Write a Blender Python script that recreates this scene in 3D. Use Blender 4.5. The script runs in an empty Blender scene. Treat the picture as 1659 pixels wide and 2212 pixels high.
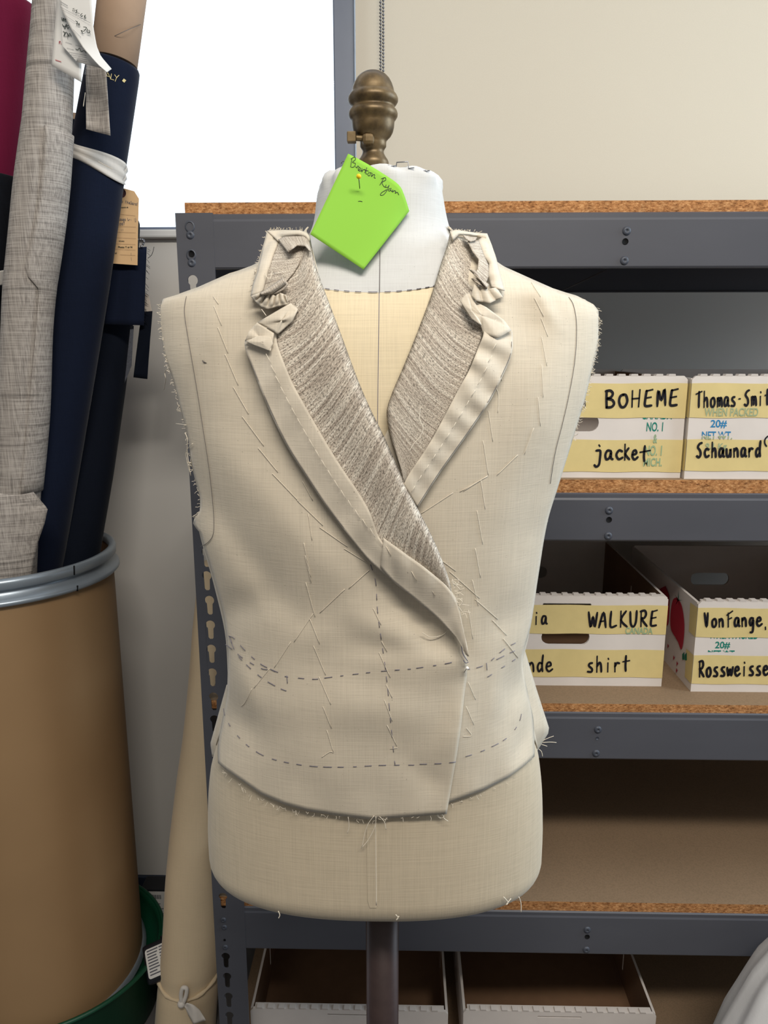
import bpy, math, random
from mathutils import Vector, noise
random.seed(7)
sc = bpy.context.scene
C = sc.collection
# ------------------------------------------------------------------ camera
IW, IH, FPX = 1659, 2212, 1640.0
HCAM = 1.52
yaw, pitch, roll = math.radians(1.27), math.radians(12.1), math.radians(0.04)
f0 = Vector((-math.sin(yaw), math.cos(yaw), 0)); Z = Vector((0, 0, 1))
R0 = Vector((math.cos(yaw), math.sin(yaw), 0))
FW = f0*math.cos(pitch) - Z*math.sin(pitch)
U0 = f0*math.sin(pitch) + Z*math.cos(pitch)
RT = R0*math.cos(roll) - U0*math.sin(roll)
UP = U0*math.cos(roll) + R0*math.sin(roll)
CAM = Vector((0, 0, HCAM))
cd = bpy.data.cameras.new('camera'); cam = bpy.data.objects.new('camera', cd); C.objects.link(cam)
from mathutils import Matrix
M = Matrix((RT, UP, -FW)).transposed().to_4x4(); M.translation = CAM
cam.matrix_world = M
cd.sensor_fit = 'HORIZONTAL'; cd.sensor_width = 36.0; cd.lens = 36.0*FPX/IW
cd.clip_start = 0.02
sc.camera = cam
# ------------------------------------------------------------------ light
sc.view_settings.view_transform = 'Standard'; sc.view_settings.look = 'None'
sc.view_settings.gamma = 1.0; sc.view_settings.exposure = 0.0
try: sc.view_settings.use_curve_mapping = False
except Exception: pass
W = bpy.data.worlds.new('world'); sc.world = W; W.use_nodes = True
nt = W.node_tree; nt.nodes.clear()
def wn(t, **k):
    n = nt.nodes.new(t)
    for a, b in k.items(): setattr(n, a, b)
    return n
geo = wn('ShaderNodeTexCoord'); sep = wn('ShaderNodeSeparateXYZ')
nt.links.new(geo.outputs['Generated'], sep.inputs[0])
# daylight comes from beyond the window wall (+Y); the room side is dimmer and warmer
mr = wn('ShaderNodeMapRange'); mr.inputs[1].default_value = -0.02; mr.inputs[2].default_value = 0.24
mr.inputs[3].default_value = 0; mr.inputs[4].default_value = 1; mr.interpolation_type = 'SMOOTHSTEP'
nt.links.new(sep.outputs['Y'], mr.inputs[0])
mixc = wn('ShaderNodeMix', data_type='RGBA')
nt.links.new(mr.outputs[0], mixc.inputs[0])
rz = wn('ShaderNodeMix', data_type='RGBA'); zr_ = wn('ShaderNodeMapRange'); zr_.inputs[1].default_value = -0.1; zr_.inputs[2].default_value = 0.8
nt.links.new(sep.outputs['Z'], zr_.inputs[0]); nt.links.new(zr_.outputs[0], rz.inputs[0])
rz.inputs[6].default_value = (0.10, 0.098, 0.095, 1); rz.inputs[7].default_value = (0.46, 0.45, 0.43, 1)
nt.links.new(rz.outputs[2], mixc.inputs[6])
mixc.inputs[7].default_value = (1.75, 1.95, 2.2, 1)
bg = wn('ShaderNodeBackground'); wo = wn('ShaderNodeOutputWorld')
nt.links.new(mixc.outputs[2], bg.inputs[0]); nt.links.new(bg.outputs[0], wo.inputs[0])
def area(name, loc, target, sx, sy, power, col):
    l = bpy.data.lights.new(name, 'AREA'); l.shape = 'RECTANGLE'; l.size = sx; l.size_y = sy
    l.energy = power; l.color = col
    o = bpy.data.objects.new(name, l); C.objects.link(o); o.location = loc
    o.rotation_euler = (Vector(target)-Vector(loc)).to_track_quat('-Z', 'Y').to_euler()
    return o
area('ceiling_lamp_light', (0.3, -0.46, 2.8), (0.1, 0.9, 1.0), 1.3, 0.22, 42, (1, 0.935, 0.84))
area('room_window_light', (2.1, 1.05, 2.1), (0.15, 0.92, 1.3), 1.2, 1.5, 44, (0.72, 0.87, 1.0))
# ------------------------------------------------------------------ picture -> place helpers
def ray(px, py): return FW + RT*((px-IW/2)/FPX) - UP*((py-IH/2)/FPX)
def PY(px, py, Y):
    d = ray(px, py); return CAM + d*(Y/d.y)
def PZ(px, py, z):
    d = ray(px, py); return CAM + d*((z-HCAM)/d.z)
def proj(p):
    v = Vector(p)-CAM; w = v.dot(FW)
    return (IW/2 + FPX*v.dot(RT)/w, IH/2 - FPX*v.dot(UP)/w)
def lerp(a, b, t): return a + (b-a)*t
def clamp(x, a=0., b=1.): return max(a, min(b, x))
def sstep(a, b, x):
    t = clamp((x-a)/(b-a)); return t*t*(3-2*t)
def interp(tab, x):
    if x <= tab[0][0]: return tab[0][1]
    for (a, va), (b, vb) in zip(tab, tab[1:]):
        if x <= b: return va + (vb-va)*(x-a)/(b-a)
    return tab[-1][1]
def herm(tab):
    xs = [t[0] for t in tab]; ys = [t[1] for t in tab]; n = len(xs); m = []
    for i in range(n):
        if i in (0, n-1):
            j = 0 if i == 0 else n-2
            m.append((ys[j+1]-ys[j])/(xs[j+1]-xs[j]))
        else:
            a = (ys[i]-ys[i-1])/(xs[i]-xs[i-1]); b = (ys[i+1]-ys[i])/(xs[i+1]-xs[i])
            m.append(0 if a*b <= 0 else 2*a*b/(a+b))
    def f(x):
        if x <= xs[0]: return ys[0]
        if x >= xs[-1]: return ys[-1]
        i = 0
        while x > xs[i+1]: i += 1
        h = xs[i+1]-xs[i]; t = (x-xs[i])/h
        return ((2*t**3-3*t*t+1)*ys[i] + (t**3-2*t*t+t)*h*m[i] + (-2*t**3+3*t*t)*ys[i+1] + (t**3-t*t)*h*m[i+1])
    return f
def pl_at(pts, t):
    """point at fraction t of a polyline's length"""
    L = [0]
    for a, b in zip(pts, pts[1:]): L.append(L[-1]+math.dist(a, b))
    s = clamp(t)*L[-1]
    for i in range(len(pts)-1):
        if s <= L[i+1] or i == len(pts)-2:
            k = (s-L[i])/max(1e-9, L[i+1]-L[i]); return tuple(lerp(p, q, k) for p, q in zip(pts[i], pts[i+1]))
def smooth(pts, n=6):
    """Catmull-Rom through the points"""
    out = []; P = [pts[0]]+list(pts)+[pts[-1]]
    for i in range(1, len(P)-2):
        p0, p1, p2, p3 = P[i-1:i+3]
        for k in range(n):
            t = k/n
            out.append(tuple(0.5*(2*b+(c-a)*t+(2*a-5*b+4*c-d)*t*t+(3*b-a-3*c+d)*t**3) for a, b, c, d in zip(p0, p1, p2, p3)))
    out.append(tuple(pts[-1])); return out
# ------------------------------------------------------------------ mesh building
class MB:
    def __init__(s): s.v = []; s.f = []; s.m = []; s.uv = []; s.sm = []
    def add(s, vs, fs, mi=0, uv=None, sm=False):
        o = len(s.v); s.v += [tuple(v) for v in vs]
        for f in fs:
            s.f.append(tuple(i+o for i in f)); s.m.append(mi); s.sm.append(sm)
        s.uv += list(uv) if uv else [(0, 0)]*len(vs)
    def box(s, x0, x1, y0, y1, z0, z1, mi=0):
        v = [(x, y, z) for x in (x0, x1) for y in (y0, y1) for z in (z0, z1)]
        s.add(v, [(0, 1, 3, 2), (4, 6, 7, 5), (0, 4, 5, 1), (2, 3, 7, 6), (0, 2, 6, 4), (1, 5, 7, 3)], mi)
    def grid(s, g, mi=0, closeu=False, uv=None, flip=False):
        """g[row][col]; rows along v"""
        nr, nc = len(g), len(g[0]); vs = [p for r in g for p in r]; fs = []
        for i in range(nr-1):
            for j in range(nc if closeu else nc-1):
                a, b = i*nc+j, i*nc+(j+1) % nc; q = (a, b, b+nc, a+nc)
                fs.append(q[::-1] if flip else q)
        if uv is None: uv = [(j/max(1, nc-1), i/max(1, nr-1)) for i in range(nr) for j in range(nc)]
        s.add(vs, fs, mi, uv, True)
    def tube(s, pts, r, n=8, mi=0, cap=True):
        pts = [Vector(p) for p in pts]; rr = r if isinstance(r, (list, tuple)) else [r]*len(pts)
        nx = None; g = []
        for i, p in enumerate(pts):
            d = (pts[min(i+1, len(pts)-1)]-pts[max(i-1, 0)])
            if d.length < 1e-9: d = Vector((0, 0, 1))
            d.normalize()
            if nx is None: nx = d.orthogonal().normalized()
            nx = nx - d*nx.dot(d)
            nx = nx.normalized() if nx.length > 1e-6 else d.orthogonal().normalized()
            b = d.cross(nx)
            g.append([p + (nx*math.cos(2*math.pi*k/n)+b*math.sin(2*math.pi*k/n))*rr[i] for k in range(n)])
        o = len(s.v); s.grid(g, mi, True)
        if cap:
            s.f.append(tuple(o+k for k in range(n))[::-1]); s.m.append(mi); s.sm.append(False)
            e = o+(len(pts)-1)*n; s.f.append(tuple(e+k for k in range(n))); s.m.append(mi); s.sm.append(False)
    def lathe(s, prof, n=40, c=(0, 0, 0), mi=0, tilt=None):
        """prof: (r,z) list"""
        g = []
        for r, z in prof:
            row = [Vector((r*math.cos(2*math.pi*k/n), r*math.sin(2*math.pi*k/n), z)) for k in range(n)]
            if tilt: row = [tilt @ p for p in row]
            g.append([p+Vector(c) for p in row])
        s.grid(g, mi, True)
    def plate(s, outer, holes, th, fn, mi=0, mi_back=None):
        """flat outline with holes given thickness th; fn(a,b,d) -> place"""
        vs, fs = plate2d(outer, holes, th)
        o = len(s.v)
        s.add([fn(*v) for v in vs], fs, mi)
        if mi_back is not None:
            for k in range(len(fs)):
                ii = s.f[len(s.f)-len(fs)+k]
                if all(vs[i-o][2] > th*0.5 for i in ii): s.m[len(s.m)-len(fs)+k] = mi_back
    def build(s, name, mats, parent=None, loc=None, bevel=0, solid=0, sub=0):
        me = bpy.data.meshes.new(name)
        org = Vector(loc) if loc is not None else (parent['_o'] if parent is not None else Vector((0, 0, 0)))
        org = Vector(org)
        me.from_pydata([Vector(v)-org for v in s.v], [], s.f)
        uvl = me.uv_layers.new(name='UVMap')
        for l in me.loops: uvl.data[l.index].uv = s.uv[l.vertex_index]
        if not isinstance(mats, (list, tuple)): mats = [mats]
        for m in mats: me.materials.append(m)
        for p, mi, sm in zip(me.polygons, s.m, s.sm): p.material_index = mi; p.use_smooth = sm
        me.update()
        o = bpy.data.objects.new(name, me); C.objects.link(o)
        if parent is not None: o.parent = parent; o['_o'] = list(org)
        else: o.location = org; o['_o'] = list(org)
        if solid:
            md = o.modifiers.new('thickness', 'SOLIDIFY'); md.thickness = solid; md.offset = 0
        if bevel:
            md = o.modifiers.new('bevel', 'BEVEL'); md.width = bevel; md.segments = 2; md.limit_method = 'ANGLE'; md.angle_limit = 0.7
        if sub:
            md = o.modifiers.new('sub', 'SUBSURF'); md.levels = sub; md.render_levels = sub
        return o
def plate2d(outer, holes, th):
    cu = bpy.data.curves.new('tmp', 'CURVE'); cu.dimensions = '2D'; cu.fill_mode = 'BOTH'; cu.extrude = th/2
    for loop in [outer]+list(holes):
        sp = cu.splines.new('POLY'); sp.points.add(len(loop)-1); sp.use_cyclic_u = True
        for p, q in zip(sp.points, loop): p.co = (q[0], q[1], 0, 1)
    ob = bpy.data.objects.new('tmp', cu)
    me = bpy.data.meshes.new_from_object(ob)
    vs = [(v.co.x, v.co.y, v.co.z+th/2) for v in me.vertices]; fs = [tuple(p.vertices) for p in me.polygons]
    bpy.data.objects.remove(ob); bpy.data.curves.remove(cu); bpy.data.meshes.remove(me)
    return vs, fs
def text2d(txt, w, h):
    """plain printed letters filling a w x h rectangle -> verts, faces"""
    cu = bpy.data.curves.new('tmp', 'FONT'); cu.body = txt; cu.offset = 0.022
    ob = bpy.data.objects.new('tmp', cu); me = bpy.data.meshes.new_from_object(ob)
    xs = [v.co.x for v in me.vertices]; ys = [v.co.y for v in me.vertices]
    x0, x1, y0, y1 = min(xs), max(xs), min(ys), max(ys)
    vs = [((v.co.x-x0)/(x1-x0)*w, (v.co.y-y0)/(y1-y0)*h) for v in me.vertices]; fs = [tuple(p.vertices) for p in me.polygons]
    bpy.data.objects.remove(ob); bpy.data.curves.remove(cu); bpy.data.meshes.remove(me)
    return vs, fs
def rrect(x0, x1, y0, y1, r, n=4):
    out = []
    for cx, cy, a0 in ((x1-r, y1-r, 0), (x0+r, y1-r, 90), (x0+r, y0+r, 180), (x1-r, y0+r, 270)):
        for k in range(n+1):
            a = math.radians(a0+90*k/n); out.append((cx+r*math.cos(a), cy+r*math.sin(a)))
    return out
def thing(name, label, cat, loc, group=None):
    o = bpy.data.objects.new(name, None); C.objects.link(o); o.location = loc; o.empty_display_size = 0.05
    o['label'] = label; o['category'] = cat; o['_o'] = list(loc)
    if group: o['group'] = group
    return o
def tag(o, label, cat, group=None):
    o['label'] = label; o['category'] = cat
    if group: o['group'] = group
    return o
def struct(o): o['kind'] = 'structure'; return o
def ribbon(mb, pts, w, n, lift=0.0, mi=0):
    """a pen line of width w along pts on a surface whose outward normal is n"""
    n = Vector(n).normalized(); P = [Vector(p)+n*lift for p in pts]; L = []; R_ = []
    for i, p in enumerate(P):
        d = P[min(i+1, len(P)-1)]-P[max(i-1, 0)]
        if d.length < 1e-9: d = Vector((1, 0, 0))
        sd = n.cross(d).normalized()*w/2
        if i == 0: p = p-d.normalized()*w*0.3
        if i == len(P)-1: p = p+d.normalized()*w*0.3
        k = 0.62 if i in (0, len(P)-1) else 1
        L.append(p+sd*k); R_.append(p-sd*k)
    mb.grid([[a, b] for a, b in zip(L, R_)], mi)
# ------------------------------------------------------------------ materials
def s2l(c):
    c /= 255.0
    return c/12.92 if c <= 0.04045 else ((c+0.055)/1.055)**2.4
def col(r, g, b): return (s2l(r), s2l(g), s2l(b), 1)
class NT:
    def __init__(s, name):
        s.m = bpy.data.materials.new(name); s.m.use_nodes = True; s.t = s.m.node_tree
        s.b = s.t.nodes['Principled BSDF']; s.out = s.t.nodes['Material Output']
        s.tc = None
    def n(s, t, **k):
        x = s.t.nodes.new(t)
        for a, b in k.items(): setattr(x, a, b)
        return x
    def l(s, a, b): s.t.links.new(a, b)
    def coords(s, scale=(1, 1, 1), which='Object', rot=(0, 0, 0)):
        if s.tc is None: s.tc = s.n('ShaderNodeTexCoord')
        mp = s.n('ShaderNodeMapping'); mp.inputs['Scale'].default_value = scale; mp.inputs['Rotation'].default_value = rot
        s.l(s.tc.outputs[which], mp.inputs['Vector']); return mp.outputs[0]
    def noise(s, scale, vec=None, detail=3, rough=0.55):
        x = s.n('ShaderNodeTexNoise'); x.inputs['Scale'].default_value = scale; x.inputs['Detail'].default_value = detail; x.inputs['Roughness'].default_value = rough
        if vec: s.l(vec, x.inputs['Vector'])
        return x.outputs['Fac']
    def ramp(s, fac, stops):
        r = s.n('ShaderNodeValToRGB'); e = r.color_ramp.elements
        while len(e) < len(stops): e.new(0.5)
        for el, (p, c) in zip(e, stops): el.position = p; el.color = c
        s.l(fac, r.inputs[0]); return r.outputs[0]
    def mul(s, a, b, fac=1.0, mode='MULTIPLY'):
        x = s.n('ShaderNodeMix', data_type='RGBA', blend_type=mode); x.inputs[0].default_value = fac
        for v, i in ((a, 6), (b, 7)):
            if hasattr(v, 'links'): s.l(v, x.inputs[i])
            else: x.inputs[i].default_value = v
        return x.outputs[2]
    def math(s, op, a, b=0.5):
        x = s.n('ShaderNodeMath', operation=op)
        for v, i in ((a, 0), (b, 1)):
            if hasattr(v, 'links'): s.l(v, x.inputs[i])
            else: x.inputs[i].default_value = v
        return x.outputs[0]
    def bump(s, h, st=0.2, dist=0.001):
        x = s.n('ShaderNodeBump'); x.inputs['Strength'].default_value = st; x.inputs['Distance'].default_value = dist
        s.l(h, x.inputs['Height']); s.l(x.outputs[0], s.b.inputs['Normal'])
    def fin(s, color, rough=0.8, metal=0.0, spec=0.3):
        if hasattr(color, 'links'): s.l(color, s.b.inputs['Base Color'])
        else: s.b.inputs['Base Color'].default_value = color
        s.b.inputs['Roughness'].default_value = rough; s.b.inputs['Metallic'].default_value = metal
        s.b.inputs['Specular IOR Level'].default_value = spec
        return s.m
G1 = lambda v: (v, v, v, 1)
def plain(name, c, rough=0.7, metal=0, spec=0.3, var=0.08, sc_=30):
    t = NT(name); nz = t.noise(sc_, t.coords())
    return t.fin(t.mul(c, t.ramp(nz, [(0.3, G1(1-var)), (0.7, G1(1+var*0.3))])), rough, metal, spec)
def cloth(name, c, var=0.12, slub=0.10, flecks=0.0, sheen=0.15, rough=0.9, weave=1.0):
    t = NT(name)
    a = t.noise(1.0, t.coords((900*weave, 60, 22*weave)), 2); b = t.noise(1.0, t.coords((22*weave, 60, 900*weave)), 2)
    w = t.math('ADD', t.math('MULTIPLY', a, 0.5), t.math('MULTIPLY', b, 0.5))
    base = t.mul(c, t.ramp(w, [(0.34, G1(1-slub)), (0.52, G1(1.0)), (0.66, G1(1+slub*0.5))]))
    big = t.noise(9, t.coords(), 3); base = t.mul(base, t.ramp(big, [(0.35, G1(1-var*0.35)), (0.65, G1(1.0))]))
    if flecks:
        fl = t.noise(420, t.coords((1, 1, 1.6)), 1); base = t.mul(base, t.ramp(fl, [(0.0, G1(1-flecks)), (0.22, G1(1-flecks)), (0.25, G1(1))]))
    t.bump(w, 0.25, 0.0012)
    t.b.inputs['Sheen Weight'].default_value = sheen; t.b.inputs['Sheen Roughness'].default_value = 0.4
    return t.fin(base, rough, 0, 0.15)
MUSLIN = cloth('muslin_fabric', col(202, 191, 172), slub=0.09, flecks=0.35)
MUSLIN_BAND = cloth('muslin_band_fabric', col(206, 196, 179), slub=0.08, flecks=0.3)
FORM_LINEN = cloth('form_linen', col(198, 184, 160), slub=0.10, flecks=0.0, weave=0.8)
FORM_CHEST = cloth('form_chest_linen', col(224, 209, 178), slub=0.09, weave=0.8)
NECK_CLOTH = cloth('neck_cover_cloth', col(198, 198, 196), slub=0.05, flecks=0.2)
ROLL_MUSLIN = cloth('cream_roll_cloth', col(218, 198, 166), slub=0.04)
THREAD_CREAM = plain('cream_thread', col(222, 212, 194), 0.8, var=0.02)
THREAD_BLUE = plain('blue_grey_thread', col(118, 114, 126), 0.8, var=0.02)
THREAD_DARK = plain('dark_thread', col(110, 104, 100), 0.8, var=0.02)
def canvas(name, k=1.0):
    t = NT(name)
    st = t.noise(1.0, t.coords((0.35, 78*k, 1), 'UV'), 1, 0.5)
    st2 = t.noise(1.0, t.coords((1.2, 230*k, 1), 'UV'), 1, 0.5)
    s = t.math('ADD', t.math('MULTIPLY', st, 0.5), t.math('MULTIPLY', st2, 0.5))
    base = t.ramp(s, [(0.34, col(158, 146, 133)), (0.45, col(186, 174, 160)), (0.54, col(205, 195, 180)), (0.62, col(226, 217, 203))])
    d = t.noise(1.0, t.coords((26, 330*k, 1), 'UV'), 1, 0.5); base = t.mul(base, t.ramp(d, [(0.32, G1(0.36)), (0.44, G1(0.66)), (0.52, G1(1))]))
    g = t.noise(1300, t.coords(), 1); base = t.mul(base, t.ramp(g, [(0.36, G1(0.75)), (0.5, G1(1))]))
    t.bump(s, 0.12, 0.001)
    return t.fin(base, 0.95, 0, 0.08)
CANVAS = canvas('striped_hair_canvas'); CANVAS2 = canvas('striped_collar_canvas', 0.35)
def suiting(name, c1, c2, line):
    t = NT(name)
    a = t.noise(1.0, t.coords((520, 520, 16)), 2); b = t.noise(1.0, t.coords((14, 14, 520)), 2)
    w = t.math('ADD', t.math('MULTIPLY', a, 0.5), t.math('MULTIPLY', b, 0.5))
    base = t.ramp(w, [(0.36, c1), (0.6, c2)])
    ck = t.noise(1.0, t.coords((5, 5, 130)), 0); base = t.mul(base, t.ramp(ck, [(0.22, line), (0.26, G1(1))]))
    ck2 = t.noise(1.0, t.coords((110, 110, 5)), 0); base = t.mul(base, t.ramp(ck2, [(0.22, G1(0.85)), (0.26, G1(1))]))
    t.bump(w, 0.2, 0.001)
    return t.fin(base, 0.9, 0, 0.15)
GREY_LINEN = suiting('grey_slub_linen', col(128, 122, 117), col(184, 177, 170), G1(0.68))
NAVY = cloth('navy_wool', col(17, 25, 44), slub=0.12, sheen=0.1)
NAVY_DARK = cloth('dark_navy_wool', col(11, 17, 29), slub=0.12, sheen=0.04)
BLACK_WOOL = cloth('black_fleece', col(16, 18, 24), slub=0.3, sheen=0.1)
MAROON = cloth('maroon_wool', col(112, 24, 58), slub=0.06, sheen=0.2)
WHITE_TIE = cloth('white_tie_cloth', col(222, 216, 208), slub=0.05)
def metal_paint(name, c):
    t = NT(name); nz = t.noise(4, t.coords((1, 1, 3)), 4)
    f = t.noise(900, t.coords(), 1)
    t.bump(f, 0.05, 0.0005)
    return t.fin(t.mul(c, t.ramp(nz, [(0.3, G1(0.92)), (0.7, G1(1.03))])), 0.42, 0, 0.4)
STEEL = metal_paint('grey_painted_steel', col(82, 83, 90))
STEEL_DARK = metal_paint('grey_rivet_steel', col(72, 76, 86))
HOLE_DARK = plain('dark_hole', col(12, 12, 14), 0.9)
def chipboard():
    t = NT('particle_board')
    v = t.noise(1.0, t.coords((190, 260, 420)), 4, 0.7)
    edge = t.ramp(v, [(0.32, col(104, 66, 38)), (0.45, col(164, 112, 68)), (0.56, col(188, 136, 88)), (0.68, col(214, 166, 116))])
    nz = t.noise(60, t.coords(), 3); edge = t.mul(edge, t.ramp(nz, [(0.3, G1(0.75)), (0.6, G1(1.05))]))
    top = t.mul(col(142, 119, 95), t.ramp(t.noise(300, t.coords(), 2), [(0.3, G1(0.86)), (0.6, G1(1.02))]))
    top = t.mul(top, t.ramp(t.noise(5, t.coords(), 3), [(0.35, G1(0.93)), (0.65, G1(1.0))]))
    g = t.n('ShaderNodeNewGeometry'); sp = t.n('ShaderNodeSeparateXYZ'); t.l(g.outputs['Normal'], sp.inputs[0])
    fac = t.math('GREATER_THAN', t.math('ABSOLUTE', sp.outputs['Z']), 0.7)
    mx = t.n('ShaderNodeMix', data_type='RGBA'); t.l(fac, mx.inputs[0]); t.l(edge, mx.inputs[6]); t.l(top, mx.inputs[7])
    t.bump(v, 0.2, 0.001)
    return t.fin(mx.outputs[2], 0.8, 0, 0.2)
CHIP = chipboard()
WALL = plain('grey_wall_paint', col(206, 203, 198), 0.75, spec=0.25, var=0.03, sc_=3)
TRIMW = plain('white_sill_paint', col(214, 214, 212), 0.5, var=0.02)
BASEB = plain('navy_rubber_baseboard', col(40, 48, 64), 0.5, var=0.05)
FLOOR = plain('grey_floor_paint', col(92, 90, 90), 0.6, var=0.12, sc_=6)
ALU = plain('grey_blue_window_frame', col(112, 122, 142), 0.4, spec=0.4, var=0.03)
CARD_W = plain('white_box_card', col(222, 214, 208), 0.75, var=0.05, sc_=18)
KRAFT = plain('brown_box_card', col(128, 98, 74), 0.85, var=0.08)
TAPE = plain('yellow_masking_tape', col(220, 200, 140), 0.6, var=0.05, sc_=40)
INK = plain('black_marker_ink', col(26, 24, 30), 0.5, var=0.0)
PEN = plain('dark_pen_ink', col(40, 52, 44), 0.6, var=0.0)
PENG = plain('grey_pen_ink', col(96, 96, 104), 0.6, var=0.0)
TEAL = plain('teal_print', col(28, 128, 112), 0.7, var=0.05); TEAL_F = plain('teal_print_under_tape', col(150, 174, 138), 0.7, var=0.05)
BLUEP = plain('blue_print', col(50, 130, 180), 0.7, var=0.05); BLUE_F = plain('blue_print_under_tape', col(160, 172, 136), 0.7, var=0.05)
REDP = plain('red_print', col(176, 40, 58), 0.7, var=0.08); GREENP = plain('green_print', col(30, 110, 84), 0.7, var=0.05)
FIBRE = plain('brown_fibreboard', col(150, 120, 86), 0.62, spec=0.25, var=0.06, sc_=5)
GALV = plain('galvanised_steel', col(150, 160, 170), 0.35, 0.55, 0.5, var=0.05)
CARDTUBE = plain('brown_card_tube', col(180, 152, 128), 0.8, var=0.05)
PAPER_W = plain('white_tag_paper', col(222, 220, 216), 0.8, var=0.02)
MANILA = plain('manila_tag_paper', col(222, 184, 138), 0.8, var=0.05)
NOTE = plain('green_note_paper', col(130, 184, 58), 0.75, var=0.02, sc_=8)
def bronze():
    t = NT('bronze_paint'); nz = t.noise(60, t.coords(), 4)
    base = t.ramp(nz, [(0.3, col(64, 52, 36)), (0.55, col(104, 86, 58)), (0.72, col(118, 100, 72)), (0.76, col(170, 162, 146))])
    t.bump(nz, 0.15, 0.001); return t.fin(base, 0.42, 0.45, 0.4)
BRONZE = bronze()
IRON = plain('dark_brown_iron', col(58, 44, 42), 0.4, 0.2, 0.4, var=0.15, sc_=60)
STEELWIRE = plain('staple_steel', col(130, 132, 138), 0.3, 0.9, 0.5)
YELLOWP = plain('yellow_pin_plastic', col(236, 196, 30), 0.3, var=0)
PEARL = plain('white_pearl', col(238, 236, 232), 0.25, var=0)
GREENBIN = plain('green_plastic', col(8, 66, 44), 0.45, spec=0.4, var=0.04)
BLACKP = plain('black_plastic', col(24, 26, 32), 0.45, spec=0.4, var=0.04)
GOLD = plain('gold_selvedge_print', col(214, 196, 140), 0.5, var=0)
SHEET = cloth('white_sheet_cloth', col(226, 226, 227), slub=0.03)
def blind():
    t = NT('cream_blind_fabric'); a = t.noise(1.0, t.coords((500, 1, 500)), 1)
    c = t.mul(col(222, 209, 188), t.ramp(a, [(0.3, G1(0.97)), (0.7, G1(1))]))
    t.fin(c, 0.85, 0, 0.1)
    tr = t.n('ShaderNodeBsdfTranslucent'); t.l(c, tr.inputs[0])
    mx = t.n('ShaderNodeMixShader'); mx.inputs[0].default_value = 0.40
    t.l(t.b.outputs[0], mx.inputs[1]); t.l(tr.outputs[0], mx.inputs[2]); t.l(mx.outputs[0], t.out.inputs[0])
    return t.m
BLIND = blind()
def glass():
    t = NT('window_glass'); tr = t.n('ShaderNodeBsdfTransparent'); tr.inputs[0].default_value = (0.97, 0.985, 0.98, 1)
    gl = t.n('ShaderNodeBsdfGlossy'); gl.inputs['Roughness'].default_value = 0.02
    fr = t.n('ShaderNodeFresnel'); fr.inputs[0].default_value = 1.45
    mx = t.n('ShaderNodeMixShader'); t.l(fr.outputs[0], mx.inputs[0]); t.l(tr.outputs[0], mx.inputs[1]); t.l(gl.outputs[0], mx.inputs[2])
    t.l(mx.outputs[0], t.out.inputs[0]); return t.m
GLASS = glass()
# ================================================================== room
YW = 1.84                      # face of the window wall
ZS = PY(340, 487, YW).z        # bottom of the window frame's visible edge
def solo(name, fill, mats, **k):
    mb = MB(); fill(mb); return mb.build(name, mats, **k)
zs0 = PY(340, 516, YW).z
XR = 3.0; XL = -3.2
def f(mb):
    mb.box(XL, XR, YW, YW+0.16, 0, zs0)
    mb.box(XL, XR, YW, YW+0.16, 3.15, 3.5)
    mb.box(XL, -2.4, YW, YW+0.16, zs0, 3.15)
    mb.box(2.2, XR, YW, YW+0.16, zs0, 3.15)
struct(solo('wall_back', f, WALL))
struct(solo('floor', lambda mb: mb.box(XL, XR, -2.5, YW+0.16, -0.1, 0), FLOOR))
struct(solo('baseboard_back', lambda mb: mb.box(XL, XR, YW-0.012, YW, 0, PY(320, 1895, YW-0.012).z), BASEB, bevel=0.003))
# window: sill, frame, mullion, panes
win = thing('window_1', 'tall grey-framed window, bright sky in its left light', 'window', (-0.15, YW+0.05, ZS))
struct(win)
xm0, xm1 = PY(720.5, 120, YW+0.02).x, PY(766, 120, YW+0.02).x
def f(mb):
    mb.box(-2.4, 2.2, YW+0.02, YW+0.09, zs0+0.012, ZS)
    mb.box(-2.4, 2.2, YW+0.02, YW+0.09, 3.08, 3.15)
    mb.box(-2.4, -2.33, YW+0.02, YW+0.09, ZS, 3.08); mb.box(2.13, 2.2, YW+0.02, YW+0.09, ZS, 3.08)
    mb.box(xm0, xm1, YW+0.015, YW+0.10, ZS, 3.08)
solo('frame', f, ALU, parent=win, bevel=0.003)
solo('sill', lambda mb: mb.box(-2.4, 2.2, YW-0.022, YW+0.06, zs0, zs0+0.018), TRIMW, parent=win, bevel=0.004)
solo('pane', lambda mb: mb.box(-2.33, xm0, YW+0.055, YW+0.060, ZS, 3.08), GLASS, parent=win)
solo('pane', lambda mb: mb.box(xm1, 2.13, YW+0.055, YW+0.060, ZS, 3.08), GLASS, parent=win)
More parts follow.
